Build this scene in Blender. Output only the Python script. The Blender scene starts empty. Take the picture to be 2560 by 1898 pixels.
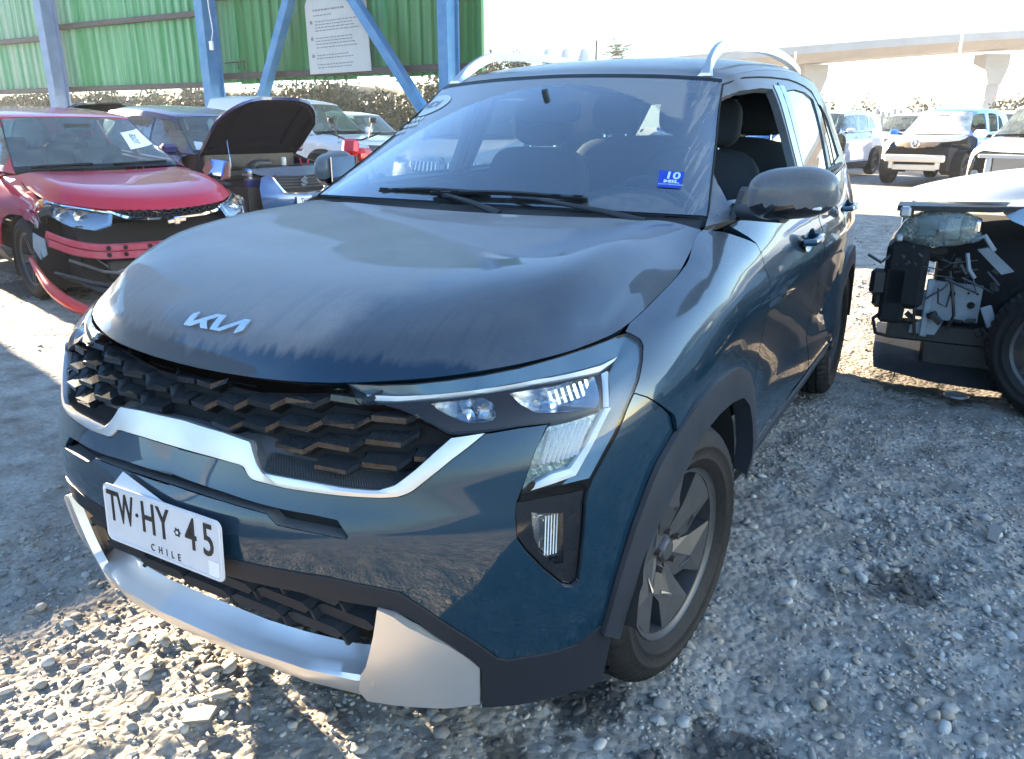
import bpy, math, random, colorsys
import numpy as np
from mathutils import Vector, Matrix
from mathutils.geometry import delaunay_2d_cdt
R = math.radians
scene = bpy.context.scene
COL = scene.collection

# ================= camera, sky, sun, exposure =================
cam_d = bpy.data.cameras.new('camera'); cam = bpy.data.objects.new('camera', cam_d); COL.objects.link(cam); scene.camera = cam
YAW, PITCH = R(-29.63), R(-18.05)
cam.location = (1.321, -.880, 1.340)
fw = Vector((math.cos(PITCH)*math.sin(YAW), math.cos(PITCH)*math.cos(YAW), math.sin(PITCH)))
rt = fw.cross(Vector((0, 0, 1))).normalized(); up = rt.cross(fw)
m = Matrix((rt, up, -fw)).transposed().to_4x4(); m.translation = cam.location; cam.matrix_world = m
cam_d.sensor_width = 36; cam_d.lens = 36*.76257; cam_d.clip_start = .05; cam_d.clip_end = 4000

SUN_EL, SUN_AZ = R(15.2), math.atan2(-.965, .26)          # azimuth measured from +Y towards +X
world = bpy.data.worlds.new('World'); scene.world = world; world.use_nodes = True
nt = world.node_tree; sky = nt.nodes.new('ShaderNodeTexSky'); sky.sky_type = 'NISHITA'; sky.sun_disc = False
sky.sun_elevation = SUN_EL; sky.sun_rotation = (-SUN_AZ) % (2*math.pi); sky.air_density = 1.1; sky.dust_density = .8; sky.ozone_density = 2.0
bg = nt.nodes['Background']; vm = nt.nodes.new('ShaderNodeVectorMath'); vm.operation = 'MULTIPLY'; vm.inputs[1].default_value = (.79, 1.01, 1.22); nt.links.new(sky.outputs[0], vm.inputs[0]); nt.links.new(vm.outputs[0], bg.inputs[0]); bg.inputs[1].default_value = .05
sd = bpy.data.lights.new('sun', 'SUN'); sd.energy = 5.0; sd.angle = R(.55); sd.color = (1, .82, .58)
so = bpy.data.objects.new('sun', sd); COL.objects.link(so)
Ldir = Vector((math.sin(SUN_AZ)*math.cos(SUN_EL), math.cos(SUN_AZ)*math.cos(SUN_EL), math.sin(SUN_EL)))
so.rotation_euler = Ldir.to_track_quat('Z', 'Y').to_euler(); so.location = (-20, 8, 12)
scene.view_settings.view_transform = 'Standard'; scene.view_settings.look = 'None'
scene.view_settings.exposure = 3.45; scene.view_settings.gamma = 1
scene.cycles.max_bounces = 7; scene.cycles.transparent_max_bounces = 12; scene.cycles.use_denoising = True
scene.cycles.caustics_reflective = False; scene.cycles.caustics_refractive = False; scene.cycles.sample_clamp_indirect = 6

# ---------- shape mathematics shared by the car bodies ----------
def crom(P, t):
    """Catmull-Rom through control points P (n,k) at t in [0,n-1]."""
    P = np.asarray(P, float); n = len(P)
    t = np.clip(np.asarray(t, float), 0, n-1-1e-9); i = t.astype(int); u = (t-i)
    a = P[np.clip(i-1, 0, n-1)]; b = P[i]; c = P[np.clip(i+1, 0, n-1)]; d = P[np.clip(i+2, 0, n-1)]
    a = np.where((i == 0)[..., None], 2*b-c, a) if P.ndim == 2 else a
    d = np.where((i >= n-2)[..., None], 2*c-b, d) if P.ndim == 2 else d
    u = u[..., None]
    return .5*((2*b)+(c-a)*u+(2*a-5*b+4*c-d)*u*u+(3*b-3*c+d-a)*u**3)

class Surf:
    """Tensor spline through a grid of points G[i][j] (3-vectors); mir = 'a'/'b' continues it through the car's mirror plane."""
    def __init__(s, G, mir=None, flip=1):
        G = np.asarray(G, float); s.mir = mir; s.flip = flip; s.half = G
        M = G*np.array([-1, 1, 1])
        if mir == 'a': G = np.concatenate([M[:0:-1], G])
        if mir == 'b': G = np.concatenate([M[:, :0:-1], G], 1)
        s.oa = len(s.half)-1 if mir == 'a' else 0; s.ob = s.half.shape[1]-1 if mir == 'b' else 0
        s.G = G; s.ni, s.nj = s.G.shape[:2]
    def __call__(s, A, B):
        A = np.atleast_1d(np.asarray(A, float)); B = np.atleast_1d(np.asarray(B, float))
        G = s.G; ni, nj = s.ni, s.nj
        A = np.clip(A+s.oa, 0, ni-1-1e-9); B = np.clip(B+s.ob, 0, nj-1-1e-9)
        i = A.astype(int); j = B.astype(int); u = A-i; v = B-j
        def w(u): return .5*np.stack([-u+2*u*u-u**3, 2-5*u*u+3*u**3, u+4*u*u-3*u**3, -u*u+u**3], -1)
        def pad(G, ax):
            G = np.moveaxis(G, ax, 0); G = np.concatenate([[2*G[0]-G[1]], G, [2*G[-1]-G[-2]]]); return np.moveaxis(G, 0, ax)
        if not hasattr(s, 'PG'): s.PG = pad(pad(G, 0), 1)
        wu, wv = w(u), w(v); out = np.zeros((len(A), 3))
        for a in range(4):
            for b in range(4):
                out += (wu[:, a]*wv[:, b])[:, None]*s.PG[i+a, j+b]
        return out
    def normal(s, A, B, e=1e-3):
        A = np.atleast_1d(np.asarray(A, float)); B = np.atleast_1d(np.asarray(B, float))
        n = np.cross(s(A+e, B)-s(A-e, B), s(A, B+e)-s(A, B-e)); return s.flip*n/np.maximum(np.linalg.norm(n, axis=1, keepdims=True), 1e-12)
    def warp(s, f):
        return Surf(f(s.half.reshape(-1, 3)).reshape(s.half.shape), s.mir, s.flip)
    def inv(s, P, ax, g):
        """parameters (a, b) at which the surface has the given two coordinates."""
        P = np.asarray(P, float); A = np.full(len(P), float(g[0])); B = np.full(len(P), float(g[1]))
        ga, gb = np.meshgrid(np.linspace(g[2], g[3], 60), np.linspace(g[4], g[5], 40)); ga, gb = ga.ravel(), gb.ravel(); q = s(ga, gb)[:, ax]
        for k, p in enumerate(P):
            m = np.argmin(((q-p)**2).sum(1)); A[k], B[k] = ga[m], gb[m]
        for _ in range(8):
            p0 = s(A, B)[:, ax]; e = 1e-4; ja = (s(A+e, B)[:, ax]-p0)/e; jb = (s(A, B+e)[:, ax]-p0)/e; r = P-p0
            det = ja[:, 0]*jb[:, 1]-ja[:, 1]*jb[:, 0]; det = np.where(abs(det) < 1e-9, 1e-9, det)
            A = np.clip(A+np.clip((r[:, 0]*jb[:, 1]-r[:, 1]*jb[:, 0])/det, -.5, .5), g[2], g[3]); B = np.clip(B+np.clip((ja[:, 0]*r[:, 1]-ja[:, 1]*r[:, 0])/det, -.5, .5), g[4], g[5])
        return list(zip(A.tolist(), B.tolist()))

# the crossover's plan outline: stations from the nose centre round the corner to the tail centre
ST = np.array([(0,0),(.2,.012),(.4,.055),(.55,.125),(.68,.22),(.77,.33),(.83,.46),(.858,.6),(.868,.78),(.872,1.0),(.874,1.25),
    (.876,1.6),(.878,2.1),(.878,2.6),(.874,3.0),(.868,3.35),(.85,3.65),(.80,3.87),(.66,4.01),(.35,4.07),(0,4.08)], float)
TOP = np.array([(0,.140,.862),(.2,.145,.868),(.38,.178,.882),(.50,.24,.893),(.60,.32,.905),(.68,.42,.918),(.728,.52,.932),(.748,.61,.945),(.752,.76,.970),(.75,.98,1.015),(.725,1.20,1.078),
    (.79,1.6,1.085),(.795,2.1,1.095),(.795,2.6,1.105),(.79,3.0,1.125),(.775,3.35,1.15),(.75,3.6,1.165),(.70,3.80,1.12),(.58,3.93,1.05),(.3,3.98,1.05),(0,3.99,1.05)], float)
KEY = {0: ((.232,.33,.42,.52,.60,.68,.74,.80,.85), (.075,.045,.03,.01,.012,.05,.075,.10,.125)),
       5: ((.19,.33,.42,.52,.62,.70,.77,.84,.885), (.045,.02,.005,0,0,.008,.02,.045,.085)),
       7: ((.17,.33,.42,.55,.65,.74,.82,.875,.92), (.03,.01,0,0,0,0,.008,.03,.065)),
       9: ((.232,.35,.45,.56,.67,.78,.87,.94,.99), (.08,.012,.0,.008,.012,.006,.002,.022,.06)),
       11: ((.232,.35,.45,.56,.67,.78,.87,.95,1.03), (.09,.02,.01,.02,.018,.008,0,.02,.05)),
       14: ((.232,.35,.45,.56,.67,.78,.87,.96,1.05), (.08,.01,.0,.008,.01,.004,0,.02,.05)),
       20: ((.30,.38,.47,.57,.67,.77,.87,.93,.99), (.06,.02,.0,0,.02,.05,.07,.075,.08))}
def build_wrap():
    n = len(ST); T = np.gradient(ST, axis=0); T /= np.linalg.norm(T, axis=1, keepdims=True)
    N = np.stack([T[:, 1], -T[:, 0]], 1); N[0] = (0, -1); N[-1] = (0, 1)
    ks = sorted(KEY); G = np.zeros((n, 10, 3))
    for i in range(n):
        k0 = max(k for k in ks if k <= i); k1 = min(k for k in ks if k >= i); f = 0 if k0 == k1 else (i-k0)/(k1-k0)
        z = np.array(KEY[k0][0])*(1-f)+np.array(KEY[k1][0])*f; d = np.array(KEY[k0][1])*(1-f)+np.array(KEY[k1][1])*f
        for j in range(9): G[i, j] = (*(ST[i]-N[i]*d[j]), z[j])
        G[i, 9] = TOP[i]
    return Surf(G, 'a')
WRAP = build_wrap()
HC = (0, .22, .44, .64, .80, .90, .96, 1.0)
HROW = [  # centre (y, z), station of the edge point on the shut line, ridge height
    ((.140,.862), 6.35, None), ((.165,.905), 6.8, .955), ((.225,.955), 7.3, .998), ((.40,1.008), 8.0, 1.048),
    ((.68,1.045), 8.7, 1.078), ((.95,1.073), 9.35, 1.091), ((1.18,1.086), 9.95, 1.097)]
def build_hood():
    G = []
    for r, ((yc, zc), st, zr) in enumerate(HROW):
        e = crom(TOP, np.array([st]))[0]; row = []
        k = max(0, 1-r/4.5)
        for c in HC:
            fe = crom(TOP, np.array([c*6.35]))[0]
            if r == 0: row.append(tuple(fe)); continue
            if c == 1.0: row.append(tuple(e)); continue
            y = (yc+(e[1]-yc)*c**2.6)*(1-k)+(fe[1]+(yc-.14)*(1-c)+(e[1]-.55)*c)*k
            x = fe[0]*k+e[0]*c*(1-k)
            if c <= .8: z = zc+(zr-zc)*(c/.8)**2
            else: z = e[2]+(zr-e[2])*{.9: .70, .96: .30}[c]
            row.append((x, y, z))
        G.append(row)
    return Surf(G, 'b', -1)
HOOD = build_hood()

# windscreen (a: sill to header, b: centre to side), roof (a: header to tail), cabin side (a: along the car, b: belt to roof)
WSG = [[(0,1.215,1.105),(.25,1.222,1.105),(.48,1.24,1.103),(.64,1.262,1.101),(.712,1.28,1.099)],
       [(0,1.40,1.245),(.23,1.41,1.243),(.44,1.435,1.237),(.59,1.465,1.228),(.657,1.49,1.22)],
       [(0,1.60,1.385),(.21,1.61,1.382),(.40,1.635,1.373),(.54,1.67,1.36),(.603,1.70,1.35)],
       [(0,1.80,1.507),(.19,1.808,1.504),(.36,1.83,1.498),(.49,1.855,1.49),(.557,1.872,1.483)]]
WIND = Surf(WSG, 'b', -1)
RFG = [[(0,1.808,1.512),(.19,1.816,1.509),(.36,1.838,1.503),(.49,1.862,1.494),(.557,1.875,1.485)],
       [(0,1.95,1.548),(.2,1.955,1.546),(.38,1.965,1.537),(.52,1.975,1.524),(.585,1.98,1.508)],
       [(0,2.3,1.595),(.2,2.3,1.592),(.40,2.3,1.58),(.54,2.3,1.56),(.607,2.3,1.535)],
       [(0,2.8,1.618),(.2,2.8,1.615),(.40,2.8,1.602),(.54,2.8,1.58),(.612,2.8,1.548)],
       [(0,3.3,1.600),(.2,3.3,1.597),(.40,3.3,1.586),(.53,3.3,1.565),(.60,3.3,1.533)],
       [(0,3.78,1.545),(.2,3.775,1.542),(.38,3.76,1.53),(.50,3.74,1.51),(.56,3.72,1.485)]]
ROOF = Surf(RFG, 'b', -1)
SIDEB = [(.725,1.215,1.082),(.765,1.36,1.088),(.785,1.60,1.092),(.790,1.87,1.096),(.793,2.1,1.10),(.795,2.5,1.108),(.792,2.9,1.125),(.783,3.2,1.142),(.765,3.5,1.162),(.72,3.74,1.14)]
SIDET = [(.712,1.28,1.099),(.657,1.49,1.22),(.603,1.70,1.35),(.557,1.875,1.484),(.585,1.98,1.508),(.607,2.3,1.535),(.612,2.8,1.548),(.60,3.3,1.533),(.575,3.6,1.505),(.56,3.72,1.485)]
SG = []
for _b, _t in zip(SIDEB, SIDET):
    _b, _t = np.array(_b), np.array(_t); _k = min(1, (_t[2]-1.1)/.3)
    SG.append([_b, _b*.62+_t*.38+np.array([.012*_k, 0, 0]), _b*.25+_t*.75+np.array([.018*_k, 0, 0]), _t])
SIDE = Surf(SG)
REARG = [[WRAP(20, 9)[0], WRAP(19, 9)[0], WRAP(18, 9)[0], WRAP(17, 9)[0]], [(0,3.93,1.28),(.25,3.925,1.28),(.48,3.88,1.27),(.64,3.78,1.26)], [(0,3.79,1.54),(.19,3.785,1.537),(.38,3.77,1.525),(.555,3.725,1.48)]]
REAR = Surf(REARG, 'b', 1)
# outlines of the nose, in the body surface's own coordinates (station, level)
F = {
'headlight': [(1.904,9),(2.303,8.805),(2.833,8.694),(3.331,8.757),(3.846,8.81),(4.396,8.855),(5.002,8.921),(5.78,8.894),(6.547,8.826),(6.85,8.672),(6.901,8.179),(6.861,7.898),(6.674,7.467),(6.403,6.94),(6.195,6.611),(6.007,6.318),(5.778,5.841),(5.526,5.4),(5.297,4.938),(5.233,4.745),(4.727,4.827),(4.215,4.795),(4.206,4.9),(4.275,5.186),(4.454,6.026),(4.681,6.626),(4.729,6.688),(4.288,6.706),(3.806,6.655),(3.458,6.644),(3.373,6.686),(3.16,6.972),(2.82,7.424),(2.527,7.58),(2.31,7.56),(2.209,7.664)],
'foghouse': [(4.179,4.794),(4.727,4.809),(5.232,4.722),(5.18,4.36),(5.152,3.662),(5.092,2.667),(5.019,2.622),(4.87,2.71),(4.581,3.125),(4.316,3.592),(4.171,3.947),(4.157,4.451)],
'foglens': [(4.402,4.438),(4.849,4.275),(4.857,3.182),(4.744,3.207),(4.522,3.533),(4.43,3.875),(4.4,4.173)],
'drl1_up': [(2.218,8.251),(2.66,8.144),(3.154,8.09),(3.865,8.249),(4.722,8.354),(5.554,8.21),(5.951,8.111),(6.381,8.118)],
'drl1_lo': [(2.345,7.859),(2.737,7.828),(3.209,7.923),(3.866,8.027),(4.727,8.127),(5.62,7.9),(5.885,7.811),(6.24,7.948)],
'drl2_a': [(5.894,7.709),(5.779,7.16),(5.697,6.606)],
'drl2_b': [(6.037,7.661),(5.884,7.08),(5.792,6.562)],
'drl3_a': [(5.787,6.529),(5.39,5.807),(5.084,5.147),(4.736,5.097),(4.394,5.015)],
'drl3_b': [(5.693,6.583),(5.303,5.872),(5.006,5.366),(4.716,5.35),(4.475,5.183)],
'lampA': [(3.167,7.692),(3.507,7.739),(3.86,7.797),(3.994,7.542),(3.999,7.09),(3.909,6.956),(3.66,6.955),(3.467,7.142),(3.277,7.441)],
'lampB': [(4.26,7.858),(4.713,7.876),(5.34,7.831),(5.724,7.743),(5.665,7.006),(5.577,6.691),(5.134,6.837),(4.584,7.038),(4.405,7.373),(4.264,7.595)],
'turn': [(4.78,6.639),(5.522,6.53),(5.346,6.036),(5.026,5.556),(4.514,5.62),(4.575,6.086)],
'grille_right': [(1.888,9),(2.139,8.013),(2.275,7.656),(2.747,7.421),(3.035,7.099),(3.411,6.623)],
'grille_bot': [(3.411,6.623),(3.298,6.282),(3.153,5.983),(3.032,5.796),(2.861,5.687),(2.661,5.687),(2.159,5.789),(1.686,5.955),(1.432,6.009),(1.333,6.134),(1.226,6.351),(1.043,6.431),(0.641,6.431),(0.117,6.483),(0,6.509)],
'chr_in': [(3.422,6.596),(3.227,6.263),(2.984,5.798),(2.761,5.403),(2.538,5.245),(2.168,5.271),(1.703,5.35),(1.198,5.382),(1.057,6.205),(0.648,6.344),(0.125,6.405),(0,6.447)],
'chr_out': [(3.828,6.663),(3.609,6.347),(3.414,6.067),(3.15,5.594),(2.957,5.236),(2.81,5.104),(2.613,5.069),(2.171,5.068),(1.489,5.077),(1.112,5.14),(1.055,5.258),(0.991,5.491),(0.557,5.544),(0.077,5.541),(0,5.546)],
'slot_top': [(0,4.735),(0.785,4.684),(1.201,4.601),(1.518,4.559),(1.801,4.54),(2.072,4.487),(2.195,4.177)],
'slot_bot': [(2.184,4.118),(1.815,4.195),(1.449,4.24),(1.328,4.439),(0.807,4.514),(0.021,4.565)],
'gloss_bot': [(0.031,2.973),(0.938,3.153),(1.295,3.17),(1.944,3.185),(2.519,3.028),(2.78,2.923),(3.102,2.501),(3.571,1.789),(3.904,1.219)],
'gloss_bot2': [(3.756,1.414),(3.928,1.11),(4.091,1.019),(4.39,1.02),(4.861,0.972),(5.208,0.985),(5.427,1.121),(5.688,1.239),(5.879,1.359)],
'matte_in': [(0,2.661),(0.879,2.652),(1.692,2.685),(2.495,2.563)],
'lg_right': [(2.495,2.563),(2.405,1.897),(2.32,1.315),(2.255,0.957),(2.17,0.742),(2.023,0.573)],
'lg_bot': [(2.32,1.315),(1.918,1.274),(1.344,1.375),(0.835,1.421),(0.225,1.407),(0,1.5)],
'lip_edge': [(2.023,0.573),(1.497,0.643),(0.695,0.607),(0.024,0.523),(0,0.517)],
'skid_bot': [(3.724,0.117),(3.167,0.111),(2.609,0.128),(2.188,0.143),(1.436,0.216),(0.603,0.213),(0,0.157),(0,0.187)],
'skid_wing': [(2.495,2.563),(2.713,2.484),(2.972,2.207),(3.324,1.622),(3.713,0.871),(3.724,0.117)],
'logo': [(1.502,-0.363),(1.827,-0.375),(1.862,-0.367),(1.948,-0.311),(1.667,-0.288),(1.955,-0.099),(1.957,0.031),(1.58,0.045),(1.941,0.27),(1.941,0.344),(1.646,0.341),(1.624,0.332),(1.506,0.255),(1.804,0.263),(1.515,0.091),(1.522,-0.034),(1.895,-0.043),(1.751,-0.137),(1.516,-0.06),(1.511,-0.151),(1.653,-0.195),(1.509,-0.274)],
'ws_stick': [(0.861,2.441),(0.813,2.978),(0.488,2.946),(0.534,2.464)],
}

# ================= materials =================
MATS = {}
def node(nt, typ, **kw):
    n = nt.nodes.new(typ)
    for k, v in kw.items():
        if k in n.inputs: n.inputs[k].default_value = v
        else: setattr(n, k, v)
    return n
def new_mat(name):
    m = bpy.data.materials.new(name); m.use_nodes = True; MATS[name] = m
    return m, m.node_tree, m.node_tree.nodes['Principled BSDF']
def rgb(c): return (c[0], c[1], c[2], 1)
def mat(name, col, rough=.6, metal=0, coat=0, noise=0, nscale=12, bump=0, bscale=60, spec=.5, col2=None, dust=0, dcol=(.33, .31, .29), up=True, aniso=None):
    """plain material with an uneven second tone (noise), fine relief (bump) and a film of dust on upward faces"""
    if name in MATS: return MATS[name]
    m, nt, p = new_mat(name); L = nt.links.new
    p.inputs['Base Color'].default_value = rgb(col); p.inputs['Roughness'].default_value = rough; p.inputs['Metallic'].default_value = metal
    p.inputs['Coat Weight'].default_value = coat; p.inputs['Coat Roughness'].default_value = .04; p.inputs['Specular IOR Level'].default_value = spec
    tc = node(nt, 'ShaderNodeTexCoord')
    out = None
    if noise:
        n = node(nt, 'ShaderNodeTexNoise', Scale=nscale, Detail=6, Roughness=.6); L(tc.outputs['Object'], n.inputs['Vector'])
        mx = node(nt, 'ShaderNodeMix', data_type='RGBA'); r = node(nt, 'ShaderNodeMapRange'); r.inputs[1].default_value = .35; r.inputs[2].default_value = .68
        L(n.outputs['Fac'], r.inputs[0]); r.inputs[4].default_value = noise; L(r.outputs[0], mx.inputs[0])
        mx.inputs[6].default_value = rgb(col); mx.inputs[7].default_value = rgb(col2 or tuple(c*.45 for c in col)); out = mx.outputs[2]; L(out, p.inputs['Base Color'])
    if bump:
        n = node(nt, 'ShaderNodeTexNoise', Scale=bscale, Detail=5); L(tc.outputs['Object'], n.inputs['Vector'])
        b = node(nt, 'ShaderNodeBump', Strength=bump, Distance=.01); L(n.outputs['Fac'], b.inputs['Height']); L(b.outputs[0], p.inputs['Normal'])
    if dust:
        add_dust(m, dust, dcol, up)
    return m
def add_dust(m, amount, dcol=(.33, .31, .29), up=True, extra=None):
    """mixes a matte dust film over the finished shader; where it lies follows the way faces point and an uneven noise"""
    nt = m.node_tree; L = nt.links.new; p = nt.nodes['Principled BSDF']; o = nt.nodes['Material Output']
    tc = node(nt, 'ShaderNodeTexCoord'); g = node(nt, 'ShaderNodeNewGeometry'); sx = node(nt, 'ShaderNodeSeparateXYZ'); L(g.outputs['Normal'], sx.inputs[0])
    r = node(nt, 'ShaderNodeMapRange'); L(sx.outputs[2], r.inputs[0]); r.inputs[1].default_value = .05 if up else -1.2; r.inputs[2].default_value = .85; r.inputs[3].default_value = .05 if up else .5
    n = node(nt, 'ShaderNodeTexNoise', Scale=5, Detail=8, Roughness=.65); L(tc.outputs['Object'], n.inputs['Vector'])
    r2 = node(nt, 'ShaderNodeMapRange'); L(n.outputs['Fac'], r2.inputs[0]); r2.inputs[1].default_value = .3; r2.inputs[2].default_value = .7; r2.inputs[3].default_value = .65; r2.inputs[4].default_value = 1.0
    n3 = node(nt, 'ShaderNodeTexNoise', Scale=420, Detail=3); L(tc.outputs['Object'], n3.inputs['Vector'])
    r3 = node(nt, 'ShaderNodeMapRange'); L(n3.outputs['Fac'], r3.inputs[0]); r3.inputs[1].default_value = .3; r3.inputs[2].default_value = .7; r3.inputs[3].default_value = .8; r3.inputs[4].default_value = 1.12
    m1 = node(nt, 'ShaderNodeMath', operation='MULTIPLY'); L(r.outputs[0], m1.inputs[0]); L(r2.outputs[0], m1.inputs[1])
    m2 = node(nt, 'ShaderNodeMath', operation='MULTIPLY'); L(m1.outputs[0], m2.inputs[0]); L(r3.outputs[0], m2.inputs[1])
    m3 = node(nt, 'ShaderNodeMath', operation='MULTIPLY', use_clamp=True); L(m2.outputs[0], m3.inputs[0]); m3.inputs[1].default_value = amount
    fac = m3.outputs[0]
    if extra:
        f = extra(nt, tc); m4 = node(nt, 'ShaderNodeMath', operation='MULTIPLY', use_clamp=True); L(fac, m4.inputs[0]); L(f, m4.inputs[1]); fac = m4.outputs[0]
    d = node(nt, 'ShaderNodeBsdfDiffuse', Roughness=.9); d.inputs['Color'].default_value = rgb(dcol)
    mx = node(nt, 'ShaderNodeMixShader'); L(fac, mx.inputs[0]); L(p.outputs[0], mx.inputs[1]); L(d.outputs[0], mx.inputs[2]); L(mx.outputs[0], o.inputs['Surface'])
def paint(name, col, dust=.5, metal=.55, rough=.32, dcol=(.33, .32, .31), extra=None, up=True):
    if name in MATS: return MATS[name]
    m, nt, p = new_mat(name); L = nt.links.new
    p.inputs['Base Color'].default_value = rgb(col); p.inputs['Metallic'].default_value = metal; p.inputs['Roughness'].default_value = rough
    p.inputs['Coat Weight'].default_value = 1; p.inputs['Coat Roughness'].default_value = .03; p.inputs['Specular IOR Level'].default_value = .12
    tc = node(nt, 'ShaderNodeTexCoord'); n = node(nt, 'ShaderNodeTexNoise', Scale=2.2, Detail=2); L(tc.outputs['Object'], n.inputs['Vector'])
    b = node(nt, 'ShaderNodeBump', Strength=.035, Distance=.05); L(n.outputs['Fac'], b.inputs['Height']); L(b.outputs[0], p.inputs['Normal']); L(b.outputs[0], p.inputs['Coat Normal'])
    if dust: add_dust(m, dust, dcol, up, extra)
    return m
def math_n(nt, op, a, b=None, clamp=False):
    n = node(nt, 'ShaderNodeMath', operation=op, use_clamp=clamp)
    for i, v in enumerate((a, b)):
        if v is None: continue
        if isinstance(v, (int, float)): n.inputs[i].default_value = v
        else: nt.links.new(v, n.inputs[i])
    return n.outputs[0]
def ramp_n(nt, v, a, b, c=0., d=1., smooth=False):
    n = node(nt, 'ShaderNodeMapRange'); n.interpolation_type = 'SMOOTHSTEP' if smooth else 'LINEAR'
    nt.links.new(v, n.inputs[0])
    for i, x in enumerate((a, b, c, d)): n.inputs[i+1].default_value = x
    return n.outputs[0]

def glass(name, tint=(.75, .84, .84), dust=.08, fn=None, dcol=(.36, .36, .35), refl=1.0):
    """thin glazing: see-through sheet, mirror reflection by angle, dust film on the outside"""
    if name in MATS: return MATS[name]
    m, nt, p = new_mat(name); L = nt.links.new; nt.nodes.remove(p); o = nt.nodes['Material Output']
    t = node(nt, 'ShaderNodeBsdfTransparent'); t.inputs[0].default_value = rgb(tint)
    gl = node(nt, 'ShaderNodeBsdfGlossy', Roughness=.015); gm = node(nt, 'ShaderNodeNewGeometry'); dt = node(nt, 'ShaderNodeVectorMath', operation='DOT_PRODUCT'); L(gm.outputs['Normal'], dt.inputs[0]); L(gm.outputs['Incoming'], dt.inputs[1])
    cs = math_n(nt, 'SUBTRACT', 1., math_n(nt, 'ABSOLUTE', dt.outputs['Value']), True); fr = math_n(nt, 'ADD', math_n(nt, 'MULTIPLY', math_n(nt, 'POWER', cs, 4.0), .9), .055)
    fm = node(nt, 'ShaderNodeMath', operation='MULTIPLY', use_clamp=True); L(fr, fm.inputs[0]); fm.inputs[1].default_value = refl*1.4
    a = node(nt, 'ShaderNodeMixShader'); L(fm.outputs[0], a.inputs[0]); L(t.outputs[0], a.inputs[1]); L(gl.outputs[0], a.inputs[2])
    tc = node(nt, 'ShaderNodeTexCoord'); n = node(nt, 'ShaderNodeTexNoise', Scale=7, Detail=8); L(tc.outputs['Object'], n.inputs['Vector'])
    r = node(nt, 'ShaderNodeMapRange'); L(n.outputs['Fac'], r.inputs[0]); r.inputs[1].default_value = .3; r.inputs[2].default_value = .7; r.inputs[3].default_value = dust*.6; r.inputs[4].default_value = dust*1.4
    fac = r.outputs[0]
    if fn: fac = fn(nt, tc, fac)
    d = node(nt, 'ShaderNodeBsdfDiffuse'); d.inputs[0].default_value = rgb(dcol)
    c = node(nt, 'ShaderNodeMixShader'); L(fac, c.inputs[0]); L(a.outputs[0], c.inputs[1]); L(d.outputs[0], c.inputs[2]); L(c.outputs[0], o.inputs['Surface'])
    return m
# ================= object helpers =================
def tag(o, label=None, cat=None, group=None, kind=None, category=None):
    cat = cat or category
    for k, v in (('label', label), ('category', cat), ('group', group), ('kind', kind)):
        if v: o[k] = v
    return o
def empty(name, loc=(0, 0, 0), rz=0, **kw):
    o = bpy.data.objects.new(name, None); COL.objects.link(o); o.location = loc; o.rotation_euler = (0, 0, rz); o.empty_display_size = .2
    return tag(o, **kw)
def obj(name, V, Fc, m, parent=None, smooth=True, N=None, sharp=None, **kw):
    me = bpy.data.meshes.new(name)
    V = np.asarray(V, float).reshape(-1, 3)
    me.from_pydata(V.tolist(), [], [tuple(int(i) for i in f) for f in Fc]); me.update()
    if smooth:
        me.polygons.foreach_set('use_smooth', [True]*len(me.polygons))
        if sharp is not None: me.set_sharp_from_angle(angle=R(sharp))
    if N is not None:
        try: me.normals_split_custom_set_from_vertices([tuple(n) for n in N])
        except Exception: pass
    if m: me.materials.append(m if not isinstance(m, str) else MATS[m])
    o = bpy.data.objects.new(name, me); COL.objects.link(o)
    if parent: o.parent = parent
    return tag(o, **kw)
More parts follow.
